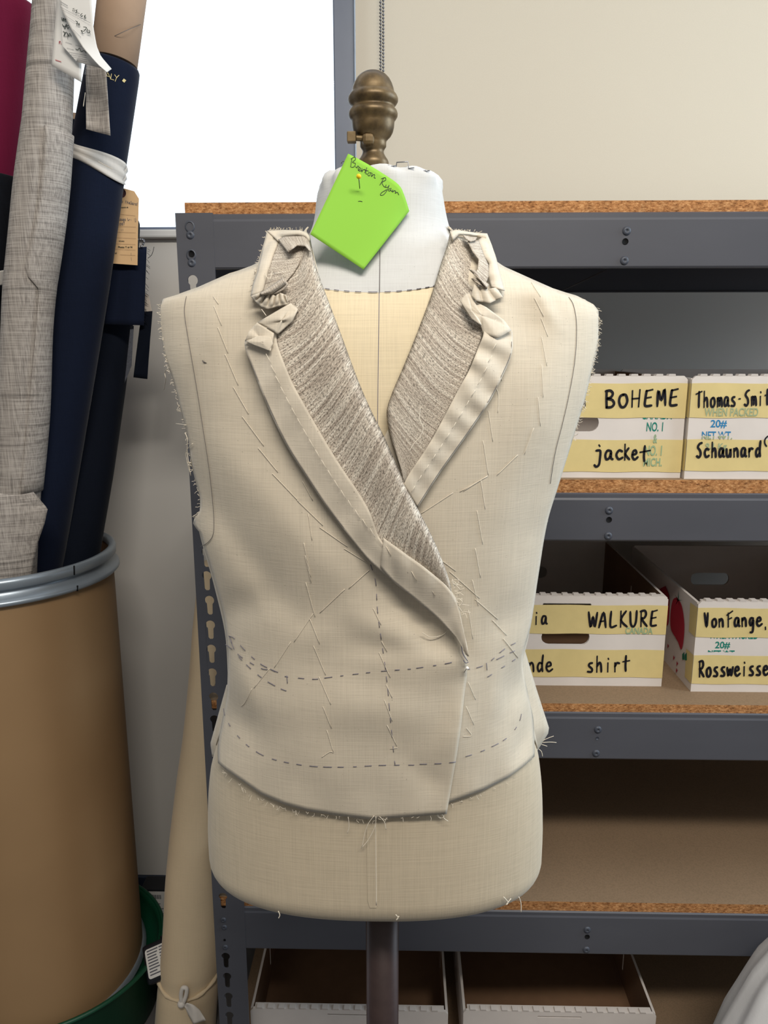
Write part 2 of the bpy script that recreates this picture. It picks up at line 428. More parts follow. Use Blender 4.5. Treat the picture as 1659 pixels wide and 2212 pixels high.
# cream roller blind over the right light, with its bead chain
yb = YW-0.012
bl = thing('roller_blind', 'cream roller blind drawn down over the window behind the shelving', 'blind', (1.0, yb, 3.1))
xb0 = PY(769, 200, yb).x
def f(mb):
    g = [[(lerp(xb0, 2.14, j/24), yb+0.0015*math.sin(j*0.9), z) for j in range(25)] for z in (ZS+0.005, 2.2, 2.6, 3.1)]
    mb.grid(g)
solo('blind_fabric', f, BLIND, parent=bl)
solo('hem_bar', lambda mb: mb.box(xb0, 2.14, yb-0.006, yb+0.006, ZS-0.012, ZS+0.006), TRIMW, parent=bl, bevel=0.003)
solo('roller_tube', lambda mb: mb.tube([(xb0-0.01, yb+0.01, 3.12), (2.15, yb+0.01, 3.12)], 0.022, 20), TRIMW, parent=bl)
def f(mb):
    xa = PY(822, 80, yb-0.02).x
    for dx, zz in ((0, 0.0), (0.006, 0.0035)):
        z = 1.95+zz
        while z < 3.1:
            mb.lathe([(0.0002, -0.0027), (0.0021, -0.0016), (0.0028, 0), (0.0021, 0.0016), (0.0002, 0.0027)], 8, (xa+dx, yb-0.02, z)); z += 0.0068
        mb.tube([(xa+dx, yb-0.02, 1.95), (xa+dx, yb-0.02, 3.1)], 0.0006, 5)
    mb.tube([(xa+0.003+0.003*math.cos(a), yb-0.02, 1.95+0.004*math.sin(a)) for a in [math.pi+math.pi*k/8 for k in range(9)]], 0.001, 6)
solo('bead_chain', f, STEELWIRE, parent=bl)
# ================================================================== shelving
YF, YR = 1.25, 1.80
xp0, xp1 = -0.3735, -0.3735+0.0610
xp0 = PY(379, 461, YF).x; xp1 = PY(460, 461, YF).x
XE = 1.45
unit = thing('shelving_unit', 'grey steel shelving with particle board shelves behind the dress form', 'shelf', ((xp0+XE)/2, 1.52, 0))
ZTOP = PY(419, 460.5, YF).z
beams = []   # (z bottom of board = top of beam, z bottom of beam, z top of board)
for yt, yb1, yb2 in ((432, 458, 577), (1037, 1066, 1168), (1523, 1541, 1640), (1953, 1973, 2062)):
    beams.append((PY(1400, yb1, YF).z, PY(1400, yb2, YF).z, PY(1400, yt, YF).z))
zb5 = beams[3][0]-0.398; beams.append((zb5, zb5-0.075, zb5+0.016))
def keyhole(cx, cz, k=1.0):
    """wide round top, narrow slot below"""
    r, w, L = 0.0083*k, 0.0052*k, 0.0235*k
    pts = []
    a0 = math.asin(w/r)
    for i in range(13):
        a = -math.pi/2+a0+(2*math.pi-2*a0)*i/12
        pts.append((cx+r*math.cos(a), cz+r*math.sin(a)))
    pts += [(cx-w*0.9, cz-L), (cx-w*0.45, cz-L-0.003), (cx+w*0.45, cz-L-0.003), (cx+w*0.9, cz-L)]
    return pts
def hz(px, py): p = PY(px, py, YF); return p.x, p.z
holes = []
keys = [(417, 606), (447, 1243), (453, 1296), (455, 1349), (457, 1401), (459, 1452), (462, 1504), (464, 1553), (482, 1935), (488, 2064), (491, 2107), (494, 2150), (496, 2191)]
for k in keys: holes.append(keyhole(*hz(*k)))
for py in (660, 715, 770, 825, 880, 935, 985, 1037, 1090, 1140, 1192, 1605, 1655, 1705, 1755, 1800, 1845, 1890):
    x, z = hz(400, py); x = (lerp(hz(*keys[0])[0], hz(*keys[-1])[0], (py-606)/1585)); holes.append(keyhole(x, z))
post = MB()
rects = [(xp0, 0.0), (xp1, 0.0), (xp1, ZTOP), (xp0, ZTOP)]
post.plate(rects, holes, 0.0025, lambda a, b, d: (a, YF+0.0025-d if False else YF-0.0025+d, b))
post.box(xp0, xp0+0.0025, YF, YF+0.045, 0, ZTOP)
pf = post.build('post', STEEL, unit)
for (x, y, fl) in ((xp0, YR-0.04, 1),):
    mb = MB(); mb.box(x, x+0.0025, YR-0.045, YR, 0, ZTOP); mb.box(x, x+0.055, YR-0.0025, YR, 0, ZTOP); mb.build('post', STEEL, unit)
for y0, y1 in ((YF-0.0025, YF), (YR-0.0025, YR)):
    mb = MB(); mb.box(XE-0.06, XE, y0, y1, 0, ZTOP); mb.box(XE-0.0025, XE, min(y0, y1-0.04) if y0 > 1.5 else y0, y1 if y0 > 1.5 else y0+0.045, 0, ZTOP); mb.build('post', STEEL, unit)
def disc(mb, c, r, h, n=16, mi=0):
    """button facing the room"""
    x, y, z = c
    prof = [(r, 0), (r*0.92, -h*0.6), (r*0.6, -h), (r*0.3, -h), (r*0.25, -h*0.6), (0.0003, -h*0.6)]
    g = [[(x+rr*math.cos(2*math.pi*k/n), y+yy, z+rr*math.sin(2*math.pi*k/n)) for k in range(n)] for rr, yy in prof]
    mb.grid(g, mi, True, flip=True)
# rivets on the post (pairs at the top and lower shelf)
for px, py, r in ((412, 508, 8.5), (415, 568, 8.5), (483, 1985, 7), (485, 2001, 7), (487, 2044, 7)):
    x, z = hz(px, py); solo('rivet', lambda mb: disc(mb, (x, YF-0.0025, z), r/1290*1.0, 0.0022), STEEL_DARK, parent=pf)
for px, py in ((411, 490), (414, 551)):      # upper beam tabs seen through the post's slots
    def f(mb):
        x, z = hz(px, py)
        g = [[(x+0.0078*rr*math.cos(a), YF-0.0025-0.0012*(1 if rr < 1 else 0), z+0.0088*rr*math.sin(a)) for a in [2*math.pi*k/20 for k in range(20)]] for rr in (1.0, 0.97, 0.78, 0.75)]
        mb.grid(g, 0, True, flip=True)
    solo('slot_rim', f, STEEL_DARK, parent=pf)
for px, py, r in ((415, 549, 6), (486, 2028, 3)):
    x, z = hz(px, py); solo('bolt_hole', lambda mb: mb.lathe([(0.0001, 0), (r/1290, 0), (r/1290, 0.001)], 16, (x, YF-0.0026, z), tilt=Matrix.Rotation(math.radians(90), 3, 'X')), HOLE_DARK, parent=pf)
for i, (zt, zb, zc) in enumerate(beams):
    # front beam: channel with a rounded step along the top
    def prof(y0, s):
        return [(y0+s*0.018, zt-0.001), (y0+s*0.003, zt-0.0005), (y0+s*0.001, zt-0.002), (y0+s*0.001, zt-0.008), (y0-s*0.0005, zt-0.0115), (y0-s*0.0005, zb+0.002), (y0+s*0.001, zb), (y0+s*0.012, zb)]
    for y0, s, nm in ((YF, 1, 'front_beam'), (YR-0.012, -1, 'rear_beam')):
        mb = MB(); pr = prof(y0, s); x0 = xp1-0.02 if s > 0 else xp0+0.004
        mb.grid([[(x, y, z) for x in (x0, XE-0.03)] for y, z in pr], flip=s > 0)
        b = mb.build(nm, STEEL, unit, solid=0.002)
        for p in b.data.polygons: p.use_smooth = False
        if s > 0 and i < 4:
            cx = {0: (1353, 499, 1348, 563, 1350, 522), 1: (1315, 1102, 1313, 1157, 1315, 1122), 2: (1291, 1575, 1287, 1626, 1290, 1594), 3: (1268, 2007, 1266, 2050, 1268, 2022)}[i]
            for q in (0, 2):
                x, z = hz(cx[q], cx[q+1]); solo('rivet', lambda mb2: disc(mb2, (x, YF-0.0015, z), 0.0068, 0.003), STEEL_DARK, parent=b)
            x, z = hz(cx[4], cx[5])
            solo('bolt_hole', lambda mb2: mb2.lathe([(0.0001, 0), (0.0048 if i != 2 else 0.003, 0), (0.0048 if i != 2 else 0.003, 0.0006)], 16, (x, YF-0.0018, z), tilt=Matrix.Rotation(math.radians(90), 3, 'X')), HOLE_DARK if i != 2 else STEEL_DARK, parent=b)
    for x in (xp0+0.003, XE-0.006):
        solo('side_beam', lambda mb: mb.box(x, x+0.003, YF+0.002, YR-0.014, zb, zt-0.002), STEEL, parent=unit)
    xs = PY(399, 448, YF+0.003).x if i == 0 else xp0+0.006
    solo('shelf_board', lambda mb: mb.box(xs, XE-0.004, YF+0.003, YR, zt, zc), CHIP, parent=unit)
# centre support strip under the top shelf: a thin slanted brace wire
solo('brace_wire', lambda mb: mb.tube([(PY(1205, 632, 1.72).x, 1.72, PY(1205, 632, 1.72).z), (PY(1312, 582, 1.45).x, 1.45, PY(1312, 582, 1.45).z)], 0.0016, 6), STEEL, parent=unit)
# ================================================================== handwriting
GL = {  # strokes in a unit cell: x 0-1, baseline 0, capital height 1
 'B': [[(0.1, 1), (0.08, 0.5), (0.1, 0)], [(0.0, 0.97), (0.45, 1), (0.68, 0.82), (0.5, 0.6), (0.15, 0.52), (0.6, 0.45), (0.8, 0.22), (0.55, 0.02), (0.05, 0.0)]],
 'O': [[(0.5, 0.75), (0.2, 0.65), (0.08, 0.35), (0.25, 0.03), (0.6, 0.02), (0.85, 0.35), (0.72, 0.7), (0.45, 0.74)]],
 'H': [[(0.15, 0.95), (0.1, 0.0)], [(0.85, 1.0), (0.72, 0.0)], [(0.12, 0.48), (0.78, 0.5)]],
 'E': [[(0.3, 0.95), (0.18, 0.5), (0.15, 0.05), (0.75, 0.05)], [(0.25, 0.92), (0.85, 1.0)], [(0.18, 0.5), (0.7, 0.55)]],
 'M': [[(0.1, 0.0), (0.2, 0.92), (0.48, 0.35), (0.78, 1.0), (0.85, 0.05)]],
 'j': [[(0.3, 0.6), (0.75, 0.58), (0.72, 0.1), (0.6, -0.3), (0.3, -0.42), (0.1, -0.3)], [(0.62, 0.95), (0.7, 0.88)]],
 'a': [[(0.75, 0.55), (0.35, 0.58), (0.12, 0.3), (0.25, 0.03), (0.6, 0.15), (0.76, 0.5), (0.75, 0.12), (0.95, 0.02)]],
 'c': [[(0.8, 0.5), (0.45, 0.58), (0.15, 0.3), (0.4, 0.02), (0.85, 0.12)]],
 'k': [[(0.2, 1.0), (0.15, 0.02)], [(0.75, 0.75), (0.25, 0.4), (0.85, 0.02)]],
 'e': [[(0.12, 0.3), (0.7, 0.38), (0.6, 0.58), (0.25, 0.52), (0.12, 0.2), (0.45, 0.0), (0.95, 0.15)]],
 't': [[(0.5, 1.0), (0.42, 0.4), (0.45, 0.02)], [(0.1, 0.62), (0.95, 0.68)]],
 'T': [[(0.5, 1.0), (0.45, 0.5), (0.42, 0.0)], [(0.0, 0.85), (0.95, 1.0)]],
 'h': [[(0.2, 1.0), (0.15, 0.0)], [(0.17, 0.35), (0.5, 0.6), (0.7, 0.45), (0.75, 0.0)]],
 'o': [[(0.5, 0.58), (0.18, 0.42), (0.2, 0.08), (0.55, 0.0), (0.82, 0.25), (0.68, 0.55), (0.42, 0.56)]],
 'm': [[(0.1, 0.55), (0.12, 0.0)], [(0.12, 0.35), (0.32, 0.57), (0.45, 0.4), (0.46, 0.05)], [(0.46, 0.35), (0.68, 0.57), (0.84, 0.4), (0.9, 0.0)]],
 's': [[(0.75, 0.58), (0.4, 0.55), (0.3, 0.4), (0.7, 0.2), (0.6, 0.02), (0.1, 0.04)]],
 '-': [[(0.3, 0.45), (0.5, 0.45)]],
 'S': [[(0.9, 0.98), (0.5, 0.9), (0.25, 0.68), (0.6, 0.45), (0.68, 0.18), (0.4, 0.0), (0.05, 0.1)]],
 'i': [[(0.45, 0.56), (0.42, 0.0)], [(0.5, 0.85), (0.54, 0.8)]],
 'u': [[(0.12, 0.55), (0.15, 0.12), (0.45, 0.02), (0.72, 0.3), (0.75, 0.55), (0.78, 0.0)]],
 'n': [[(0.12, 0.56), (0.15, 0.0)], [(0.14, 0.35), (0.45, 0.58), (0.7, 0.42), (0.75, 0.0)]],
 'r': [[(0.2, 0.56), (0.2, 0.0)], [(0.2, 0.32), (0.45, 0.55), (0.8, 0.52)]],
 'd': [[(0.72, 0.5), (0.35, 0.55), (0.12, 0.28), (0.3, 0.0), (0.65, 0.2)], [(0.85, 1.05), (0.72, 0.4), (0.78, 0.0)]],
 'l': [[(0.45, 1.0), (0.4, 0.0)]],
 'W': [[(0.0, 1.0), (0.22, 0.05), (0.5, 0.7), (0.7, 0.05), (1.0, 0.95)]],
 'A': [[(0.0, 0.0), (0.55, 0.95), (0.8, 0.0)], [(0.2, 0.38), (0.75, 0.42)]],
 'L': [[(0.25, 1.0), (0.15, 0.05), (0.85, 0.1)]],
 'K': [[(0.2, 1.0), (0.15, 0.0)], [(0.8, 1.0), (0.2, 0.45), (0.9, 0.0)]],
 'U': [[(0.1, 0.95), (0.15, 0.2), (0.45, 0.0), (0.75, 0.3), (0.85, 1.0)]],
 'R': [[(0.18, 0.95), (0.15, 0.0)], [(0.1, 0.95), (0.6, 1.0), (0.75, 0.75), (0.5, 0.52), (0.2, 0.5), (0.85, 0.0)]],
 'V': [[(0.05, 1.0), (0.4, 0.0), (0.6, 1.0)]],
 'F': [[(0.3, 0.92), (0.28, 0.0)], [(0.1, 0.8), (0.95, 1.05)], [(0.28, 0.5), (0.8, 0.6)]],
 'g': [[(0.75, 0.52), (0.35, 0.55), (0.15, 0.28), (0.4, 0.05), (0.7, 0.45), (0.72, 0.0), (0.6, -0.38), (0.25, -0.4)]],
 '.': [[(0.3, 0.05), (0.32, -0.12)]], 'w': [[(0.0, 0.55), (0.2, 0.02), (0.45, 0.45), (0.65, 0.02), (0.95, 0.58)]],
 'y': [[(0.1, 0.55), (0.3, 0.15), (0.65, 0.4)], [(0.75, 0.55), (0.5, -0.3), (0.15, -0.4)]],
 '(': [[(0.7, 1.0), (0.25, 0.75), (0.2, 0.4), (0.5, 0.15)]],
}
def write(txt, x0, y0, x1, y1, h):
    """letters from baseline start (x0,y0) to baseline end (x1,y1) in picture px; h = capital height. -> polylines"""
    n = len(txt); out = []
    for i, ch in enumerate(txt):
        for st in GL.get(ch, []):
            pts = smooth(st, 5) if len(st) > 2 else st
            out.append([(lerp(x0, x1, (i+0.08+a*0.84)/n), lerp(y0, y1, (i+a)/n)-b*h) for a, b in pts])
    return out
# ================================================================== produce boxes used as storage
def storage_box(label, X0, X1, yf, dep, zb, h, writing, prints, tapes, scallop=True, inner=KRAFT, torn=False, group='open white produce boxes on the shelves'):
    cx = (X0+X1)/2; w = X1-X0
    t = thing('storage_box', label, 'box', (cx, yf+dep/2, zb), group)
    th = 0.005
    mb = MB()
    hole = rrect(cx-0.044, cx+0.044, zb+h*0.46, zb+h*0.63, 0.014)
    slot = rrect(cx-0.044, cx+0.044, zb+h*0.885, zb+h*0.915, 0.0012, 1)
    front = [(X0, zb), (X1, zb), (X1, zb+h-0.006), (X1-0.006, zb+h), (X0+0.006, zb+h), (X0, zb+h-0.006)]
    mb.plate(front, [hole, slot], th, lambda a, b, d: (a, yf+d, b), 0, 1)
    mb.plate(front, [hole], th, lambda a, b, d: (a, yf+dep-d, b), 0, 0 if tapes else 1)
    for x, s in ((X0, 1), (X1, -1)):
        side = [(yf+th, zb), (yf+dep-th, zb), (yf+dep-th, zb+h-0.004), (yf+th, zb+h-0.004)]
        sl = rrect(yf+dep*0.5-0.012, yf+dep*0.5-0.006, zb+h*0.3, zb+h*0.75, 0.002, 2)
        mb.plate(side, [sl], th, lambda a, b, d: (x+s*d, a, b), 0, 1)
    mb.box(X0+th, X1-th, yf+th, yf+dep-th, zb, zb+0.005, 1)
    if scallop:
        n = 17
        for k in range(n):
            a = lerp(X0+0.012, X1-0.012, k/n); b = a+(X1-X0-0.024)/n*0.62
            mb.add([(a, yf, zb+h-0.001), (b, yf, zb+h-0.001), (b-0.0012, yf-0.001, zb+h+0.0032), (a+0.0012, yf-0.001, zb+h+0.0032),
                    (a, yf+0.012, zb+h-0.001), (b, yf+0.012, zb+h-0.001), (b-0.0012, yf+0.011, zb+h+0.003), (a+0.0012, yf+0.011, zb+h+0.003)],
                   [(0, 1, 2, 3), (5, 4, 7, 6), (3, 2, 6, 7), (0, 3, 7, 4), (1, 5, 6, 2)], 0)
        mb.box(X0+0.008, X1-0.008, yf+th, yf+0.016, zb+h-0.005, zb+h-0.001, 0)
    body = mb.build('box_body', [CARD_W, inner], t)
    y = yf-0.0009
    for a, b in tapes:
        def f(m):
            zt_, zb_ = zb+h*a, zb+h*b
            xs = [lerp(X0, X1, k/20) for k in range(21)]
            m.grid([[(x, y+0.0004*math.sin(k*1.7+a*9), zt_ + 0.0006*math.sin(k*0.8)) for k, x in enumerate(xs)], [(x, y, zb_+0.0006*math.sin(k*1.1+2)) for k, x in enumerate(xs)]], flip=True)
            m.grid([[(X0-0.0009, y, zt_), (X0-0.0009, yf+0.035, zt_-0.002)], [(X0-0.0009, y, zb_), (X0-0.0009, yf+0.03, zb_)]])
        solo('tape_strip', f, TAPE, parent=t)
    for grp_mat, items in prints:
        m = MB()
        for txt, px0, py0, px1, py1, cut in items:       # letters filling the px rectangle; cut = (keep from, keep to) share of height
            a, b = PY(px0, py1, yf-0.0002), PY(px1, py0, yf-0.0002)
            vs, fs = text2d(txt, b.x-a.x, b.z-a.z)
            if cut:
                lo, hi = cut[0]*(b.z-a.z), cut[1]*(b.z-a.z); vs = [(u, min(hi, max(lo, v))) for u, v in vs]
            m.add([(a.x+u, yf-(0.0004 if grp_mat in (TEAL, BLUEP) else 0.0018), a.z+v) for u, v in vs], fs)
        m.build('printed_text', grp_mat, t)
    if writing:
        m = MB()
        for strokes, wd in writing:
            for s in strokes: ribbon(m, [PY(px, py, yf-0.0018) for px, py in s], wd, (0, -1, 0), 0.0003)
        m.build('handwriting', INK, t)
    return t
z2, z3, z4, z5 = beams[1][2], beams[2][2], beams[3][2], beams[4][2]
def front_y(px, py, z):     # where a box foot seen at this pixel stands on a shelf
    return PZ(px, py, z).y
HB = 0.176
# middle shelf
yb1 = 1.272
hb = PY(1476, 812, yb1).z-z2
x1 = PY(1477, 930, yb1).x
storage_box('white storage box reading jacket on yellow tape, half behind the form', x1-0.37, x1, yb1, 0.42, z2, hb,
    [(write('BOHEME', 1306, 880, 1470, 876, 36), 0.0042), (write('jac', 1280, 994, 1350, 992, 34), 0.004), (write('ke', 1346, 994, 1380, 992, 34), 0.004), (write('t', 1378, 998, 1408, 996, 34), 0.004), (write('Gunn', 1170, 880, 1270, 878, 36), 0.004)],
    [(TEAL, [('CANADA', 1386, 884, 1453, 906, (0, 0.45)), ('NO. 1', 1396, 912, 1433, 932, None)]),
     (TEAL_F, [('&', 1410, 938, 1420, 957, None), ('NO. 1', 1391, 962, 1430, 984, None), ('MICH.', 1389, 989, 1430, 1007, None)])],
    ((0.93, 0.595), (0.38, 0.06)))
yb2 = 1.263
x0 = PY(1486, 930, yb2).x; hb = PY(1500, 812, yb2).z-z2
storage_box('white storage box with blue net weight print, beside the jacket box', x0, x0+0.37, yb2, 0.42, z2, hb,
    [(write('Thomas-Smith', 1503, 880, 1680, 874, 34), 0.0036), (write('Schaunard', 1503, 988, 1646, 986, 32), 0.0040), (write('(', 1648, 968, 1664, 968, 26), 0.0026)],
    [(BLUEP, [('20#', 1534, 907, 1571, 925, None), ('NET WT.', 1515, 932, 1582, 949, (0.45, 1))]),
     (BLUE_F, [('WHEN PACKED', 1520, 881, 1638, 899, None), ('NET WT.', 1515, 932, 1582, 949, (0, 0.45)), ('9.1 Kg', 1522, 957, 1570, 973, None)])],
    ((0.93, 0.60), (0.39, 0.08)))
# lower shelf
yb3 = front_y(1350, 1482, z3)
x1 = PY(1436, 1390, yb3).x; x0 = x1-0.365; hb = PY(1438, 1288, yb3).z-z3
storage_box('white storage box reading shirt on yellow tape, half behind the form', x0, x1, yb3, 0.42, z3, hb,
    [(write('WALKURE', 1270, 1356, 1424, 1352, 34), 0.0042), (write('Amelia', 1084, 1350, 1184, 1348, 30), 0.0038), (write('blonde', 1082, 1452, 1196, 1450, 34), 0.0038), (write('shirt', 1266, 1452, 1362, 1450, 34), 0.0042)],
    [(TEAL_F, [('CANADA', 1350, 1355, 1410, 1369, None)])],
    ((0.90, 0.585), (0.41, 0.10)))
yb4 = front_y(1520, 1494, z3)
x0 = PY(1501, 1390, yb4).x; hb = PY(1510, 1299, yb4).z-z3
vb = storage_box('white storage box with a red tomato picture printed on its side', x0, x0+0.365, yb4, 0.40, z3, hb,
    [(write('Von', 1520, 1354, 1566, 1354, 30), 0.0042), (write('Fange', 1568, 1354, 1648, 1352, 32), 0.0042), (write('.', 1648, 1356, 1664, 1356, 28), 0.004), (write('Rossweisse', 1508, 1462, 1662, 1458, 34), 0.0044)],
    [(TEAL, [('WHEN PACKED', 1531, 1358, 1640, 1380, (0, 0.62)), ('20#', 1544, 1386, 1578, 1402, None), ('NET WT.', 1528, 1405, 1590, 1420, (0.75, 1))])],
    ((0.93, 0.61), (0.41, 0.09)))
# tomato picture on that box's side
def side_pts(pts): return [(x0-0.0014, yb4+a, z3+b) for a, b in pts]
def f(mb):
    o = smooth([(0.10, 0.148), (0.072, 0.140), (0.052, 0.110), (0.050, 0.075), (0.058, 0.058), (0.075, 0.066), (0.092, 0.070), (0.118, 0.078), (0.126, 0.105), (0.120, 0.135), (0.10, 0.148)], 4)
    mb.add(side_pts(o), [tuple(range(len(o)))])
    o = smooth([(0.165, 0.150), (0.14, 0.135), (0.132, 0.10), (0.14, 0.075), (0.2, 0.07), (0.21, 0.12), (0.165, 0.15)], 4)
    mb.add(side_pts(o), [tuple(range(len(o)))])
    for a, b in ((0.066, 0.026), (0.085, 0.03), (0.066, 0.012), (0.12, 0.04)): mb.add(side_pts([(a, b), (a+0.008, b+0.002), (a+0.007, b-0.008)]), [(0, 1, 2)])
solo('tomato_print', f, REDP, parent=vb)
def f(mb):
    for dx, dz in ((0.022, 0.004), (-0.022, 0.006), (0.012, -0.016), (-0.012, -0.014), (0.002, 0.018), (0.018, -0.006)):
        mb.add(side_pts([(0.092-dz*0.15, 0.146), (0.092+dx, 0.146+dz), (0.092+dz*0.15, 0.148-abs(dx)*0.2)]), [(0, 1, 2)])
    for a, b in ((0.05, 0.052), (0.038, 0.056)): mb.add(side_pts([(a, b), (a-0.008, b+0.008), (a-0.012, b-0.006), (a-0.002, b-0.01)]), [(0, 1, 2, 3)])
solo('leaf_print', f, GREENP, parent=vb)
# bottom shelf
yb5 = 1.285
x0, x1 = PY(541, 2190, yb5).x, PY(968, 2190, yb5).x; hb = PY(760, 2182, yb5).z-z5
storage_box('white open box on the bottom shelf, behind the stand pole', x0, x1, yb5, 0.42, z5, hb, None, [], ())
x0, x1 = PY(1001, 2190, yb5).x, PY(1418, 2190, yb5).x
hb = PY(1200, 2186, yb5).z-z5
storage_box('white open box on the bottom shelf, between the stand pole and the white sheet', x0, x1, yb5, 0.42, z5, hb, None, [], ())
print('shelf z', beams, 'box h', hb, z5)
# ================================================================== dress form
YC = 0.90                      # axis plane of the form
EP, EQ = 2.4, 2.2              # superellipse powers of the body section
class Body:
    """stack of horizontal sections: left x, right x, front depth, back depth at each height"""
    def __init__(s, rows, shrink=0.0, extra=()):
        L = []
        for py, xl, xr, df, db in rows:
            a, b = PY(xl, py, YC), PY(xr, py, YC); z = (a.z+b.z)/2; m = (a.x+b.x)/2; w = (b.x-a.x)/2*(1-shrink)
            L.append((z, m, w, df, db))
        L += list(extra); L.sort()
        s.z0, s.z1 = L[0][0], L[-1][0]
        fs = [herm([(r[0], r[k]) for r in L]) for k in (1, 2, 3, 4)]
        s.n = 900; s.t = []
        for i in range(s.n+1):
            z = lerp(s.z0, s.z1, i/s.n); s.t.append(tuple(f(z) for f in fs))
    def at(s, z):
        k = clamp((z-s.z0)/(s.z1-s.z0))*s.n; i = min(s.n-1, int(k)); t = k-i
        a, b = s.t[i], s.t[i+1]
        return tuple(p+(q-p)*t for p, q in zip(a, b))
    def yf(s, x, z, off=0.0):
        m, w, df, db = s.at(z); u = abs(x-m)/(w+off)
        if u >= 1: return YC
        return YC-(df+off)*(1-u**EP)**(1/EQ)
    def ring(s, z, n, off=0.0, a0=0.0, a1=2*math.pi, closed=True):
        m, w, df, db = s.at(z); out = []
        for k in range(n):
            a = a0+(a1-a0)*k/(n if closed else n-1); c, q = math.cos(a), math.sin(a)
            x = m+(w+off)*math.copysign(abs(c)**(2/EP), c)
            d = (df if q < 0 else db)+off
            out.append((x, YC+d*math.copysign(abs(q)**(2/EQ), q), z))
        return out
    def hit(s, px, py, off=0.0):
        """where the sight line through a pixel meets the surface raised by off"""
        d = ray(px, py); d = d/d.y
        Y, st = 0.60, 0.012
        def h(Y):
            p = CAM+d*Y; return s.yf(p.x, p.z, off)-Y
        while Y < YC:
            if h(Y) <= 0:
                lo, hi = Y-st, Y
                for _ in range(14):
                    mid = (lo+hi)/2
                    if h(mid) <= 0: hi = mid
                    else: lo = mid
                return CAM+d*hi
            Y += st
        return CAM+d*YC
FORM = Body([
 (362, 740, 900, .045, .045), (374, 712, 935, .054, .054), (392, 697, 950, .060, .06), (430, 690, 955, .062, .06), (480, 684, 963, .064, .062), (520, 668, 978, .070, .068),
 (545, 642, 1004, .078, .075), (580, 575, 1065, .088, .085), (610, 505, 1130, .097, .095), (645, 425, 1205, .107, .10), (690, 398, 1240, .116, .105), (760, 396, 1248, .124, .11),
 (850, 408, 1243, .129, .11), (950, 424, 1220, .130, .11), (1050, 440, 1194, .128, .11), (1130, 448, 1176, .124, .105), (1250, 478, 1150, .114, .10), (1350, 500, 1132, .110, .098),
 (1430, 505, 1118, .110, .10), (1500, 500, 1128, .113, .105), (1600, 470, 1160, .112, .112), (1650, 457, 1168, .109, .115), (1700, 452, 1172, .108, .117), (1750, 451, 1173, .108, .118), (1790, 451, 1173, .108, .118)], 0.008)
zb = 0.822
RQ = 0.042
m_, w_, df_, db_ = FORM.at(FORM.z0)
ex = [(zb+dz, m_, w_-dw, df_-dw, db_-dw) for dz, dw in ((RQ*q/10, RQ*(1-math.sqrt(max(0, 1-(1-q/10)**2)))) for q in range(11))]
FORM2 = Body([
 (362, 740, 900, .045, .045), (374, 712, 935, .054, .054), (392, 697, 950, .060, .06), (430, 690, 955, .062, .06), (480, 684, 963, .064, .062), (520, 668, 978, .070, .068),
 (545, 642, 1004, .078, .075), (580, 575, 1065, .088, .085), (610, 505, 1130, .097, .095), (645, 425, 1205, .107, .10), (690, 398, 1240, .116, .105), (760, 396, 1248, .124, .11),
 (850, 408, 1243, .129, .11), (950, 424, 1220, .130, .11), (1050, 440, 1194, .128, .11), (1130, 448, 1176, .124, .105), (1250, 478, 1150, .114, .10), (1350, 500, 1132, .110, .098),
 (1430, 505, 1118, .110, .10), (1500, 500, 1128, .113, .105), (1600, 470, 1160, .112, .112), (1650, 457, 1168, .109, .115), (1700, 452, 1172, .108, .117), (1750, 451, 1173, .108, .118), (1790, 451, 1173, .108, .118)], 0.008, ex)
FORM = FORM2
XC = FORM.at(1.0)[0]
fo = thing('dress_form', 'cream linen dress form on a brown pole, wearing the unfinished jacket', 'dress form', (XC, YC, 0))
# torso, with its flat underside
ztop_t = PY(820, 470, YC).z
mb = MB(); zs_ = [zb+0.0001+dz for dz in (0, .001, .0025, .0045, .007, .010, .014, .018, .023, .028, .034, .040, .046, .055, .07, .085)]
z = zb+0.10
while z < ztop_t: zs_.append(z); z += 0.010
g = [[(XC+(x-XC)*k, YC+(y-YC)*k, zb) for x, y, q in FORM.ring(zb, 72)] for k in (0.05, 0.5, 0.85)] + [FORM.ring(z, 72) for z in zs_]
mb.grid(g, closeu=True)
torso = mb.build('torso', FORM_LINEN, fo)
# yellowish chest piece between the lapels is a smoother cloth, seamed down the middle
mb = MB(); g = []
for i in range(40):
    py = lerp(596, 1120, i/39); g.append([FORM.hit(lerp(640, 1010, j/30), py, 0.0012) for j in range(31)])
mb.grid(g, flip=True); mb.build('chest_cloth', FORM_CHEST, fo)
mb = MB()
mb.tube([FORM.hit(lerp(819, 815, k/30), lerp(632, 960, k/30), 0.0012) for k in range(31)], 0.0004, 6); mb.build('chest_seam', THREAD_BLUE, fo)
mb = MB()
ribbon(mb, [FORM.hit(lerp(803, 806, k/20), lerp(1765, 1955, k/20), 0.0004) for k in range(21)], 0.013, (0, -1, 0), 0.0003); mb.build('hip_seam', FORM_LINEN, fo)
mb = MB(); mb.tube([FORM.hit(lerp(811, 813, k/20), lerp(1765, 1955, k/20), 0.0006) for k in range(21)], 0.0006, 5); mb.build('hip_seam', THREAD_CREAM, fo)
